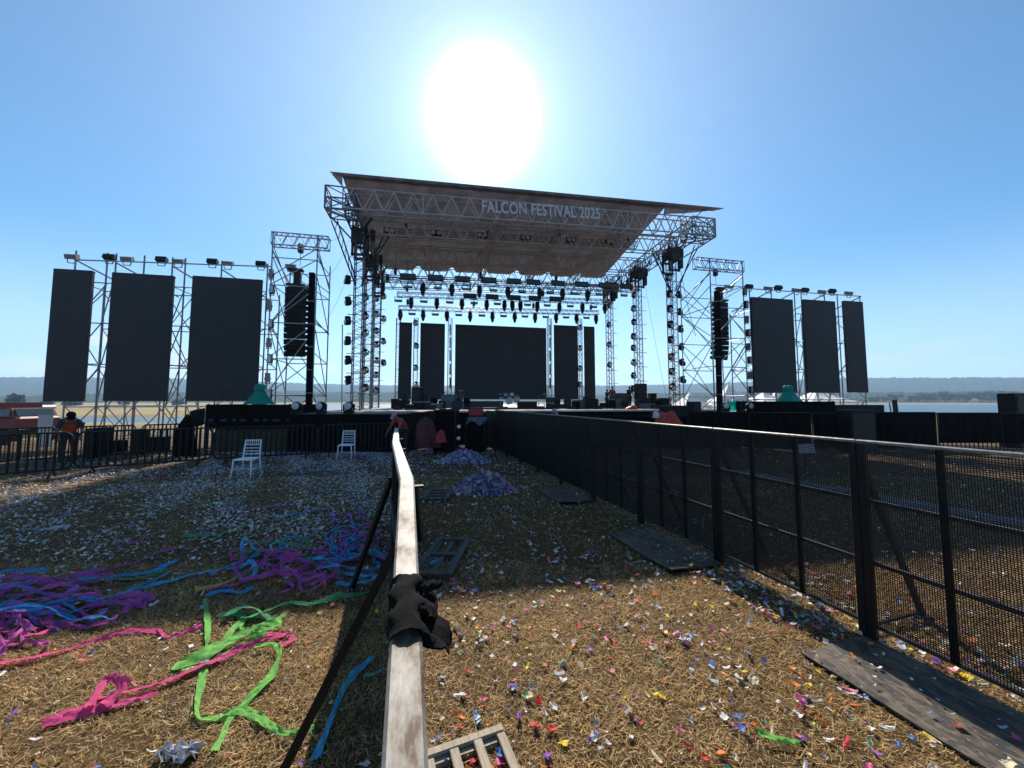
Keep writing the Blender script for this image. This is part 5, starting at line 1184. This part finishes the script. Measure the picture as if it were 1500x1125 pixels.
x, Y, z = at(1180, 657, 9.5); r = thing('notice_card', 'small pale card propped on the ground beyond the mesh barrier', 'card', (x, Y, 0)); m = MB(); m.obox((0, 0, z), (.23, 0, 0), (0, .01, 0), (0, .03, .11)); m.build('card', mat('pale_card', (.45, .45, .47), .8), r)
m = MB(); m.bar((0, .03, 0), (0, .03, z+.05), .02, 5); m.build('stake', BLACKM, r)

# ------------------------------------------------------------------ paper streamers
SCOL = {'green': (.24, .60, .14), 'pink': (.72, .10, .28), 'purple': (.62, .14, .46), 'violet': (.40, .24, .62), 'blue': (.08, .40, .78), 'cyan': (.12, .56, .82), 'yellow': (.72, .55, .12), 'dark green': (.12, .42, .19)}
SM = {k: mat('crepe_paper_'+k.replace(' ', '_'), v, .8, 0, .22, 26, .5, .45, .2) for k, v in SCOL.items()}
def catmull(P, n=12):
    out = []; P = [Vector(p) for p in P]
    for i in range(len(P)-1):
        a, b, c, d = P[max(i-1, 0)], P[i], P[i+1], P[min(i+2, len(P)-1)]
        for k in range(n):
            t = k/n; out.append(.5*((2*b)+(c-a)*t+(2*a-5*b+4*c-d)*t*t+(3*b-a-3*c+d)*t**3))
    return out+[P[-1]]
def streamer(pts, col, lab, w=.05, lift=.02, seed=0, group=None, twist=1.0, pix=True, h=None):
    rd = random.Random(seed+len(pts)*7); P = [Vector((*G(*p), 0)) for p in pts] if pix else [Vector(p) for p in pts]
    C = catmull(P); a0 = rd.random()*6; b0 = rd.random()*6; n = len(C); L = 0; rows = []
    for i, c in enumerate(C):
        t = (C[min(i+1, n-1)]-C[max(i-1, 0)]); t = t.normalized() if t.length else Vector((1, 0, 0)); L += (C[i]-C[i-1]).length if i else 0
        nn = Vector((-t.y, t.x, 0)).normalized() if abs(t.x)+abs(t.y) > 1e-6 else Vector((1, 0, 0))
        tw = twist*(.55*sin(L*5.5+a0)+.35*sin(L*13+b0)); ww = w*(.78+.22*sin(L*9+b0)); nv = nn*cos(tw)+Vector((0, 0, 1))*sin(tw)
        z = .014+ww*.5*abs(sin(tw))+lift*(.5+.5*sin(L*4.1+a0*2))+(h(i/n) if h else 0); c = Vector((c.x, c.y, c.z+z))
        rows.append([tuple(c+nv*(ww*q)*(1+.045*sin(L*47+q*5)+.03*sin(L*83+a0))+Vector((0, 0, .005*sin(q*14+L*34+a0)+.0035*sin(q*23-L*61+b0)))) for q in (-.5, -.3, -.1, .12, .3, .5)])
    o0 = Vector(rows[0][0]); o0.z = 0; m = MB(o0); m.grid(rows); o = m.build('streamer', SM[col], smooth=True, loc=o0)
    return tag(o, lab, 'streamer', group)
streamer([(300, 880), (304, 920), (302, 960), (295, 1003), (288, 1040), (293, 1058), (320, 1056), (345, 1048), (368, 1052), (395, 1070), (415, 1083), (440, 1080), (460, 1070)], 'green', 'long bright green streamer running straight towards the camera then bending right', .05, .012, 1, twist=.8)
streamer([(372, 957), (397, 952), (407, 962), (408, 974), (395, 1000), (370, 1025), (348, 1047), (334, 1062), (325, 1085), (314, 1106)], 'green', 'green streamer looping round like a hook in the sunlight', .05, .03, 2, twist=.9)
for i, (p, c, l) in enumerate((([(254, 980), (290, 972), (322, 955), (352, 940), (385, 928), (412, 922)], 'green', 'wide crumpled green streamer at the bottom of the green heap'), ([(268, 985), (305, 978), (330, 962), (362, 950), (390, 938)], 'green', 'green streamer fold lying across the wide green one'), ([(330, 940), (345, 920), (358, 912), (352, 925), (370, 935), (395, 928)], 'green', 'small curled green streamer on top of the green heap'), ([(318, 905), (345, 902), (366, 912), (392, 902), (420, 890), (450, 892), (480, 886), (515, 878), (545, 870)], 'dark green', 'long green streamer reaching from the green heap to the barrier'), ([(330, 912), (350, 900), (372, 902), (400, 912)], 'dark green', 'crumpled darker green streamer behind the green heap'), ([(395, 930), (405, 915), (418, 900)], 'green', 'short green streamer end pointing away behind the green heap'))):
    streamer(p, c, l, (.10, .07, .05, .06, .09, .045)[i], .03, 10+i, 'streamers of the sunlit green heap')
streamer([(-30, 985), (0, 978), (50, 970), (100, 955), (150, 940), (200, 927), (238, 930)], 'pink', 'long pink streamer along the edge of the shadow at the left', .055, .015, 20)
streamer([(232, 926), (245, 938), (262, 936), (282, 930), (296, 924)], 'pink', 'short pink streamer with a kink near the long green one', .045, .02, 21)
streamer([(60, 1070), (100, 1052), (140, 1032), (165, 1026), (205, 1016), (245, 1003), (290, 985), (330, 968), (372, 950), (405, 938), (426, 930)], 'pink', 'longest bright pink streamer passing under the green heap', .06, .015, 22)
streamer([(130, 1048), (142, 1028), (155, 1012), (172, 1012), (180, 1022), (162, 1036), (150, 1044)], 'pink', 'bright pink streamer bunched into a loop on the lit grass', .07, .04, 23)
streamer([(70, 1064), (120, 1052), (170, 1038), (230, 1022)], 'pink', 'flat pink streamer lying alongside the longest pink one', .06, .01, 24)
streamer([(385, 938), (400, 932), (418, 932), (428, 940), (415, 948)], 'pink', 'crumpled pink streamer end right of the green heap', .07, .03, 25)
blues = [([(100, 905), (150, 880), (190, 868), (230, 860), (280, 847), (325, 838), (352, 828), (380, 814)], 'cyan', 'long bright blue streamer crossing the shadow towards the upper right'), ([(0, 892), (40, 872), (80, 862), (130, 852), (175, 848), (225, 842), (262, 822)], 'blue', 'blue streamer along the upper side of the left heap'), ([(332, 838), (352, 836), (368, 830), (374, 842), (364, 852)], 'cyan', 'small blue streamer hook beside the yellow strip'), ([(185, 868), (205, 862), (225, 855), (250, 842)], 'blue', 'short blue streamer piece between the two heaps'), ([(300, 875), (330, 868), (350, 872), (372, 866)], 'blue', 'blue streamer tip at the top of the long green streamer'), ([(402, 758), (430, 756), (455, 752), (480, 748)], 'blue', 'blue streamer lying among pale confetti left of the barrier')]
for i, (p, c, l) in enumerate(blues): streamer(p, c, l, .05, .02, 30+i)
for i, (p, c, l) in enumerate((([(80, 848), (100, 840), (118, 842)], 'yellow', 'short yellow streamer on the left heap'), ([(285, 872), (305, 866), (330, 858), (350, 848)], 'yellow', 'yellow strip near the top of the long green streamer'), ([(268, 790), (292, 788), (318, 786), (338, 778), (366, 772)], 'dark green', 'green streamer in the shadow beyond the heaps, folded'), ([(310, 752), (345, 750), (385, 745), (425, 742)], 'purple', 'thin purple streamer far back among the pale confetti'), ([(185, 800), (215, 790), (240, 780)], 'purple', 'faded purple streamer in the shadow left of the folded green one'), ([(105, 850), (150, 838), (190, 828), (235, 812), (272, 803)], 'purple', 'purple streamer running along the back of the left heap'), ([(115, 862), (160, 852), (200, 850), (245, 838)], 'dark green', 'green streamer woven through the back of the left heap'), ([(290, 868), (335, 862), (380, 850), (420, 842), (455, 836)], 'purple', 'purple streamer joining the two heaps'), ([(60, 925), (110, 905), (160, 885), (205, 872)], 'purple', 'pinkish purple streamer on the near side of the left heap'), ([(545, 968), (520, 995), (498, 1030), (478, 1080), (462, 1120)], 'cyan', 'blue streamer trailing in the shadow between the stay and the near rail'), ([(618, 826), (632, 820), (643, 824), (630, 830)], 'cyan', 'small crumpled light blue streamer just right of the silver rail'), ([(1111, 1085), (1140, 1092), (1172, 1098)], 'green', 'short flat green streamer on the sunlit grass at the lower right'), ([(435, 695), (462, 692), (490, 690)], 'blue', 'far blue streamer in front of the farther white chair'), ([(470, 722), (500, 718), (530, 722)], 'cyan', 'blue streamer in the pale confetti close to the barrier stay'))):
    streamer(p, c, l, .05 if i not in (6, 11) else .045, .02, 50+i)
def heap(cx, cy, rx, ry, n, cols, place, seed, hmax):
    rd = random.Random(seed)
    for i in range(n):
        c = cols[i % len(cols)]; a = rd.random()*6.3; px, py = cx+rx*(rd.random()*2-1)*.75, cy+ry*(rd.random()*2-1)*.75; pts = []
        for k in range(rd.randint(4, 8)):
            e_ = hypot((px-cx)/rx, (py-cy)/ry); k_ = 1 if e_ < 1 else (1+.25*rd.random())/e_; px, py = cx+(px-cx)*k_, cy+(py-cy)*k_; pts.append((px, py)); a += rd.uniform(-1.5, 1.5); s_ = rd.uniform(.25, .6); px += rx*s_*cos(a); py += ry*s_*sin(a)*.8
        b = rd.random()*hmax
        streamer(pts, c, '%s crepe streamer tangled in the heap %s' % (c, place), rd.uniform(.028, .05), .04, seed*100+i, 'streamers tangled in the heap '+place, 1.6, h=lambda f, b=b, q=rd.random()*6: b*(.5+.5*sin(f*9+q)))
heap(70, 885, 120, 34, 24, ('purple', 'violet', 'purple', 'blue', 'violet', 'purple'), 'at the left edge', 3, .12)
heap(25, 935, 55, 28, 12, ('purple', 'pink', 'purple'), 'at the lower left of the purple heap', 6, .10)
heap(455, 832, 95, 38, 30, ('purple', 'cyan', 'purple', 'blue', 'purple', 'dark green'), 'close to the barrier stay', 4, .14)
heap(515, 795, 35, 28, 12, ('purple', 'violet', 'blue'), 'highest up beside the stay', 5, .18)

# ------------------------------------------------------------------ paper confetti
PAL = {'white': (.78, .78, .78), 'cream': (.72, .62, .42), 'pink': (.72, .16, .32), 'orange': (.75, .22, .04), 'yellow': (.78, .58, .05), 'blue': (.10, .22, .58), 'pale blue': (.42, .58, .78), 'purple': (.24, .08, .42), 'red': (.62, .04, .05), 'green': (.16, .42, .24), 'grey': (.42, .43, .45)}
PK = list(PAL)
def piece(rd, L, W):                                            # one bent paper scrap, 3 rows of 2
    b1, b2 = rd.uniform(-.9, .9), rd.uniform(-.9, .9); sk = rd.uniform(-.25, .25)
    ys = [-.5, 0, .5]; v = []
    for i, y in enumerate(ys):
        bend = (b1 if i == 0 else b2 if i == 2 else 0)*.35*L
        for x in (-.5, .5): v.append((x*W+sk*y*W, y*L*cos(b1*.3), abs(bend)+rd.uniform(0, .12)*W))
    return v
QF = ((0, 1, 3, 2), (2, 3, 5, 4))
rd = random.Random(5); near = []; far = []
def put(x, y, col, s):
    (near if (.05 < y < 2.62 and abs(x) < y*1.42+.15 and 588+FPX*EYE/y < 1165) else far).append((x, y, col, s))
def pick(w): return rd.choices(list(w), list(w.values()))[0]
W1 = {'white': 5, 'cream': 3, 'pink': 3, 'orange': 2.4, 'yellow': 2.2, 'blue': 2.2, 'pale blue': 2.4, 'purple': 1.6, 'red': 1.8, 'green': 1.2, 'grey': 1}
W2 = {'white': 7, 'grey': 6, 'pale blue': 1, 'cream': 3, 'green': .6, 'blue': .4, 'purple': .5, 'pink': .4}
W3 = {'white': 7, 'purple': 1.6, 'blue': 1, 'pink': 1.5, 'pale blue': 2, 'cream': 2.5, 'grey': 2, 'yellow': .7, 'red': .6, 'green': .6}
def scatter(n, xr, yr, ok, wts, smin, smax, clump=0):
    k = 0; cl = []
    while k < n:
        y = rd.uniform(*yr); x = rd.uniform(*xr)
        if clump and rd.random() < clump:
            if not cl or rd.random() < .16: cl.append((x, y))
            q = rd.choice(cl[-30:]); x, y = q[0]+rd.gauss(0, .07), q[1]+rd.gauss(0, .05)
        p = ok(x, y)
        if rd.random() > p: continue
        put(x, y, pick(wts), rd.uniform(smin, smax)); k += 1
def bar_x(y): return cbx(max(y, .51)) if y < 7 else cbx(7)-.31*(y-7)
def fence_x(y): return 2.70-.316*(y-2.94)
def on_plate(x, y):
    for n0, ln in ((-1.02, 1.40), (.93, 1.22), (2.9, 1.2)):
        p = Vector((x, y, 0))-(F0-BN*.04+BD*(PL*n0)); a, b = p.dot(BD), -p.dot(BN)
        if -.01 < a < ln+.01 and .0 < b < .70: return True
    return False
def aisle(x, y): return 0 if not bar_x(y)+.04 < x < fence_x(y)-.02 else (.12 if on_plate(x, y) else 1.0)
scatter(235, (-.6, 3.2), (1.75, 2.62), lambda x, y: aisle(x, y)*(.45+.55*smooth(1.0, 0, fence_x(y)-.72-x)), W1, .55, 1.25, .35)
scatter(60, (-4.2, -.3), (1.75, 2.62), lambda x, y: 1 if x < bar_x(y)-.05 else 0, W1, .55, 1.15, .2)
scatter(520, (-1, 3), (2.62, 4.4), aisle, W1, .6, 1.25, .35)
scatter(200, (1.4, 3.2), (2.4, 4.6), lambda x, y: aisle(x, y)*(1 if fence_x(y)-x < .5 else 0), W1, .6, 1.2, .3)
scatter(2600, (-5, 3), (4.2, 14), lambda x, y: aisle(x, y)*(.35+.65*smooth(7, 12, y)), W3, .55, 1.3, .3)
scatter(260, (-5.5, -.8), (2.62, 4.2), lambda x, y: (1 if x < bar_x(y)-.05 else 0)*(.25+.75*smooth(3, 4.2, y)), W1, .6, 1.2, .15)
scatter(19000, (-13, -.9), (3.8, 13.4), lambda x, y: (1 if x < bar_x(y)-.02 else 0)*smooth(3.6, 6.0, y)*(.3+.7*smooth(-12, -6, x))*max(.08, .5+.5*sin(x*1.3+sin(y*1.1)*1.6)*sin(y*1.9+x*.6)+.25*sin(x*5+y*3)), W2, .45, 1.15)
scatter(900, (-9, -3), (11.6, 13.3), lambda x, y: 1 if x < bar_x(y) else 0, {'purple': 4, 'pink': 2, 'blue': 1, 'white': 1}, .6, 1.3)
scatter(420, (-12.5, -7), (7.4, 10.6), lambda x, y: 1, {'pink': 3, 'purple': 2, 'cream': 2, 'white': 2}, .6, 1.3, .4)
scatter(2600, (-2, 13), (1.5, 14.2), lambda x, y: 1 if x > fence_x(y)+.05 else 0, W1, .6, 1.25, .25)
scatter(320, (1.8, 4.2), (2.2, 4.2), lambda x, y: 1 if .05 < x-fence_x(y) < .9 else 0, W1, .6, 1.25, .3)
near.sort(key=lambda q: q[1])
CM = {k: mat(k.replace(' ', '_')+'_confetti_paper', v, .6, 0, .08, 12, 0, .35, .3) for k, v in PAL.items()}
PROT = {}
def place_word(x, y):
    if x > bar_x(y):
        d = fence_x(y)-x; e = x-bar_x(y)
        if d < 0: return 'beyond the mesh barrier'
        if d < .75: return 'beside the near floor plate'
        if e < .35: return 'along the foot of the near rail'
        if e < .9: return 'by the pale pallet' if y < 2.1 else 'between the pallet and the shadow edge'
        return 'in the middle of the sunlit aisle, near the camera' if y < 2.15 else 'in the middle of the sunlit aisle, towards the shadow'
    d = bar_x(y)-x
    return 'in the shade left of the near rail' if d < .45 else 'on the grass right of the green hook streamer' if d < 1.1 else 'between the green and the pink streamers' if d < 2.2 else 'near the bright pink loop at the left'
def scrap_mesh(L, Wd):
    nx, ny = 4, 6; v = []; a1, a2 = rd.random()*6, rd.random()*6; cu = rd.uniform(-.5, .9); e = [rd.uniform(.72, 1.05) for _ in range(ny)]; sk = rd.uniform(-.35, .35)
    for j in range(ny):
        y = j/(ny-1)-.5
        for i in range(nx):
            x = (i/(nx-1)-.5)*e[j]; v.append((x*Wd+sk*y*Wd+rd.uniform(-.05, .05)*Wd, y*L*(1-.25*abs(cu)*abs(y))+rd.uniform(-.03, .03)*L, abs(cu)*L*y*y*.9+.16*Wd*sin(x*5+a1)*cos(y*4+a2)+rd.uniform(-.04, .04)*Wd))
    me = bpy.data.meshes.new('confetti_scrap'); me.from_pydata(v, [], [(j*nx+i, j*nx+i+1, j*nx+nx+i+1, j*nx+nx+i) for j in range(ny-1) for i in range(nx-1)]); return me
sizes = ('small', 'broad', 'long')
for (x, y, c, s) in near[:288]:
    k = rd.randrange(3); key = (c, k, rd.randrange(4))
    if key not in PROT:
        L, Wd = ((.028, .02), (.042, .034), (.058, .018))[k]; me = scrap_mesh(L, Wd); me.materials.append(CM[c]); PROT[key] = me
    o = bpy.data.objects.new('confetti_scrap', PROT[key]); COL.objects.link(o); o.location = (x, y, (.05 if on_plate(x, y) else .016)+rd.random()*.012); o.rotation_euler = (rd.uniform(-.6, .6), rd.uniform(-.6, .6), rd.random()*6.3); o.scale = (s*1.12,)*3
    tag(o, '%s %s paper confetti scrap %s' % (sizes[k], c, place_word(x, y)), 'confetti', 'confetti scraps on the nearest grass')
far += near[288:]
for _ in range(420):
    y = rd.uniform(1.75, 3.2); x = rd.uniform(-3.5, 3.2)
    if aisle(x, y) or x < bar_x(y)-.1: far.append((x, y, pick(W1), rd.uniform(.28, .5)))
def cloud_mesh(name, items, zf, sc=1.0, seed=1, tilt=.55):
    V_ = []; F_ = []; C_ = []; r2 = random.Random(seed)
    for (x, y, c, s) in items:
        L, Wd = r2.choice(((.028, .02), (.042, .032), (.055, .018))); pv = piece(r2, L*s*sc, Wd*s*sc)
        M = Matrix.Rotation(r2.random()*6.3, 3, 'Z') @ Matrix.Rotation(r2.uniform(-tilt, tilt), 3, 'X') @ Matrix.Rotation(r2.uniform(-tilt, tilt), 3, 'Y'); b = len(V_); z = zf(x, y)
        for p in pv: q = M @ Vector(p); V_.append((q.x+x, q.y+y, q.z+z))
        F_ += [tuple(b+i for i in f) for f in QF]; kk = r2.uniform(.75, 1.1); C_ += [tuple(min(1, a*kk) for a in PAL[c])+(1,)]*6
    me = bpy.data.meshes.new(name); me.from_pydata(V_, [], F_); at_ = me.color_attributes.new('Col', 'FLOAT_COLOR', 'POINT'); at_.data.foreach_set('color', np.array(C_, dtype=np.float32).ravel())
    me.materials.append(CONF); o = bpy.data.objects.new(name, me); COL.objects.link(o); return o
CONF = attr_mat('confetti_paper', .6, .3)
tag(cloud_mesh('confetti', far, lambda x, y: ground_z(x, y)+(.05 if on_plate(x, y) else .016)+random.random()*.014), kind='stuff')
# swept piles
def pile(px, py, wpx, hgt, wts, lab, n, seed):
    x0, y0 = G(px, py); w = wpx/541*y0/2; it = []; hz = {}
    r2 = random.Random(seed)
    for i in range(n):
        a = r2.random()*6.3; q = r2.random()**.62; q = q*1.25 if r2.random() < .2 else q; it.append((w*q*cos(a), w*.7*q*sin(a), r2.choices(list(wts), list(wts.values()))[0], r2.uniform(.9, 1.8)))
    o = cloud_mesh('confetti_pile', it, lambda x, y: max(0, hgt*(1-(x/w)**2-(y/(w*.7))**2)*(.75+.25*sin(x*19+seed)*cos(y*23)))+.012, 1.15, seed, 1.2); o.location = (x0, y0, 0)
    bm = MB(); rows = [[(w*.96*q*cos(a), w*.67*q*sin(a), hgt*(1-q*q)*.92) for a in np.linspace(0, 2*pi, 25)] for q in np.linspace(1, .02, 8)]; bm.grid(rows)
    core = bm.build('pile_core', mat('packed_paper', (.10, .08, .16), .9, 0, .5, 40, .6), o); return tag(o, lab, 'confetti pile', 'swept piles of confetti in the aisle')
pile(710, 719, 80, .40, {'blue': 2.2, 'pale blue': 4, 'purple': 1.8, 'pink': 3, 'white': 5, 'red': 1, 'yellow': .7, 'cream': 1.5}, 'nearest swept confetti pile, mixed blue, pink and white', 2600, 3)
pile(680, 676, 68, .34, {'purple': 3.5, 'pale blue': 3, 'white': 5, 'blue': 1.2, 'pink': 2}, 'middle swept confetti pile, mostly purple and white', 1900, 4)
pile(652, 661, 56, .32, {'purple': 4.5, 'pale blue': 2, 'white': 4, 'pink': 2}, 'farthest swept confetti pile, purple, in front of the black cabinet', 1500, 5)

# ------------------------------------------------------------------ dry grass blades on the near ground
def grass():
    n1, n2 = 330000, 150000
    def samp(n, y0, y1):
        y = np.sqrt(rng.uniform(y0*y0, y1*y1, n)); return rng.uniform(-1, 1, n)*(1.5*y+1.3), y
    x1, y1 = samp(n1, .6, 4.2); x2, y2 = samp(n2, 4.2, 9.0); x = np.r_[x1, x2]; y = np.r_[y1, y2]
    n = len(x); clump = np.sin(x*9.1+np.sin(y*7.3)*2)*np.sin(y*8.3+np.sin(x*6.1)*2)
    big = np.sin(x*1.9+np.sin(y*2.7)*1.3+.7)*np.sin(y*2.3+np.sin(x*1.6)*1.5)
    keep = rng.random(n) < .66+.22*clump+.24*np.clip(big, -.9, .5)
    for n0, ln in ((-1.02, 1.40), (.93, 1.22), (2.9, 1.2)):
        p = F0-BN*.04+BD*(PL*n0); a_ = (x-p.x)*BD.x+(y-p.y)*BD.y; b_ = -((x-p.x)*BN.x+(y-p.y)*BN.y); keep &= ~((a_ > -.01) & (a_ < ln+.01) & (b_ > 0) & (b_ < .70))
    x, y, clump = x[keep], y[keep], clump[keep]; n = len(x)
    L = rng.gamma(4, .0082, n)+.010; a = rng.uniform(0, 2*np.pi, n); el = rng.beta(1.25, 3.8, n)*1.15; w = rng.uniform(.0011, .0026, n)*np.where(y > 4.2, 1.9, 1)
    el = np.clip(el+.12*clump, .02, 1.4); dx, dy, dz = np.cos(a)*np.cos(el), np.sin(a)*np.cos(el), np.sin(el)
    px, py = -np.sin(a)*w, np.cos(a)*w; z0 = np.full(n, .001)
    mid = .55; ben = rng.uniform(-.012, .012, n)
    V_ = np.empty((n, 5, 3), np.float32)
    V_[:, 0] = np.c_[x-px, y-py, z0]; V_[:, 1] = np.c_[x+px, y+py, z0]
    mx, my, mz = x+dx*L*mid-np.sin(a)*ben, y+dy*L*mid+np.cos(a)*ben, z0+dz*L*mid+.004
    V_[:, 2] = np.c_[mx-px*.8, my-py*.8, mz]; V_[:, 3] = np.c_[mx+px*.8, my+py*.8, mz]; V_[:, 4] = np.c_[x+dx*L, y+dy*L, z0+dz*L*.8+.003]
    b = np.arange(n)[:, None]*5
    me = bpy.data.meshes.new('dry_grass'); me.vertices.add(n*5); me.vertices.foreach_set('co', V_.ravel())
    quads = (b+np.array([[0, 1, 3, 2]])).astype(np.int32); tris = (b+np.array([[2, 3, 4]])).astype(np.int32)
    me.loops.add(n*7); me.loops.foreach_set('vertex_index', np.r_[quads.ravel(), tris.ravel()])
    me.polygons.add(n*2); me.polygons.foreach_set('loop_start', np.r_[np.arange(n)*4, n*4+np.arange(n)*3].astype(np.int32)); me.update(calc_edges=True)
    base = np.array([[.64, .43, .19], [.41, .255, .10], [.14, .08, .03], [.78, .58, .32], [.20, .17, .055]], np.float32)[rng.choice(5, n, p=[.34, .30, .18, .12, .06])]
    base = base*rng.uniform(.7, 1.15, (n, 1))*(1+.18*clump[:, None]); C_ = np.ones((n, 5, 4), np.float32); C_[:, :, :3] = base[:, None, :]
    at_ = me.color_attributes.new('Col', 'FLOAT_COLOR', 'POINT'); at_.data.foreach_set('color', C_.ravel())
    me.materials.append(attr_mat('dry_grass_blade', .7, .42, .25)); o = bpy.data.objects.new('dry_grass', me); COL.objects.link(o); tag(o, kind='stuff')
grass()

# ------------------------------------------------------------------ trees far off
BARK = mat('grey_bark', (.07, .055, .04), .95, 0, .3, 3); LEAF = attr_mat('tree_leaf', .8, .25, .2)
def tree(x, y, h, w, lab, seed, nleaf=900, group=None, lean=0.0):
    r2 = random.Random(seed); gz = ground_z(x, y); r = thing('tree', lab, 'tree', (x, y, gz), 0, group)
    m = MB(); m.tube([(0, 0, -.3), (w*.01, 0, h*.2), (w*.02+lean*.3, 0, h*.45), (lean*.6, w*.02, h*.75)], [h*.035, h*.026, h*.018, h*.007], 7)
    blobs = [(r2.uniform(-.36, .36)*w+lean*.5, r2.uniform(-.3, .3)*w, h*r2.uniform(.32, .86), w*r2.uniform(.13, .25)) for _ in range(13)]
    for b in blobs[:9]: m.bar((lean*.3, 0, h*.3), b[:3], h*.012, 5, h*.004)
    m.build('trunk', BARK, r); V_ = []; F_ = []; C_ = []
    for i in range(nleaf):
        b = r2.choice(blobs); a, c = r2.random()*6.3, r2.uniform(-1, 1); q = b[3]*r2.random()**.4; s = (1-c*c)**.5
        p = Vector((b[0]+q*s*cos(a), b[1]+q*s*sin(a), b[2]+q*c*.75)); M = Matrix.Rotation(r2.random()*6.3, 3, 'Z') @ Matrix.Rotation(r2.random()*3, 3, 'X'); z = w*r2.uniform(.03, .075); k = len(V_)
        for u_, v_ in ((-1, -.5), (.2, -.8), (1, .3), (-.2, .8)): V_.append(p+M @ Vector((u_*z, v_*z, 0)))
        F_.append((k, k+1, k+2, k+3)); g = r2.uniform(.6, 1.3); C_ += [(.035*g, .05*g, .02*g, 1)]*4
    me = bpy.data.meshes.new('crown'); me.from_pydata([tuple(v) for v in V_], [], F_); at_ = me.color_attributes.new('Col', 'FLOAT_COLOR', 'POINT'); at_.data.foreach_set('color', np.array(C_, dtype=np.float32).ravel())
    me.materials.append(LEAF); o = bpy.data.objects.new('crown', me); COL.objects.link(o); o.parent = r
far_trees = [(1276, 581, 9), (1284, 580, 9), (1297, 579, 10), (1311, 577, 14), (1335, 580, 11), (1346, 581, 9), (1358, 576, 18), (1383, 574, 18), (1402, 575, 13), (1414, 576, 12), (1424, 574, 13), (1436, 573, 14), (1450, 572, 15), (1462, 571, 14), (1479, 574, 16), (1494, 575, 16)]
for i, (px, yt, w) in enumerate(far_trees):
    Y = 606+(i*37 % 30); x, _, zt = at(px, yt, Y); gz = ground_z(x, Y)
    tree(x, Y, zt-gz, w/541*Y*1.15, 'far tree on the shore right of the right screens, number %d counting from the left' % (i+1) if i > 13 else 'far tree on the shore right of the right screens, %s from the left' % ORD[i], 100+i, 800, 'trees on the far shore at the right')
for i, (px, yt, w, Y, l) in enumerate(((22, 576, 24, 240, 'round dark tree above the red dump truck'), (68, 584, 15, 260, 'low dark tree at the left foot of the first left screen'), (106, 588, 20, 300, 'low broad tree under the narrow left screen'), (180, 586, 16, 330, 'low tree under the middle left screen'), (262, 586, 18, 340, 'low tree between the middle and the wide left screens'), (12, 582, 10, 250, 'small tree at the far left edge beside the round dark tree'))):
    x, _, zt = at(px, yt, Y); tree(x, Y, zt-ground_z(x, Y), w/541*Y, l, 300+i, 900, 'trees beyond the meadow at the left')
x, Y, z = at(1425, 582, 605); gz = ground_z(x, Y); r = thing('house', 'small white house among the far shore trees at the right', 'house', (x, Y, gz), .2)
m = MB(); m.box((0, 0, 2.5), (9, 6, 5)); m.build('wall', mat('white_house_wall', (.7, .68, .62), .9), r)
m = MB(); m.add([(-5, -3.5, 5), (5, -3.5, 5), (5, 3.5, 5), (-5, 3.5, 5), (-5, 0, 7.2), (5, 0, 7.2)], [(0, 1, 5, 4), (2, 3, 4, 5), (1, 2, 5), (3, 0, 4), (3, 2, 1, 0)]); m.build('roof', mat('pale_sheet_roof', (.6, .55, .5), .7), r)
for q in (-2.5, 0, 2.5): m = MB(); m.box((q, -3.02, 2.6), (1.2, .06, 1.4)); m.build('window', GLASS, r)
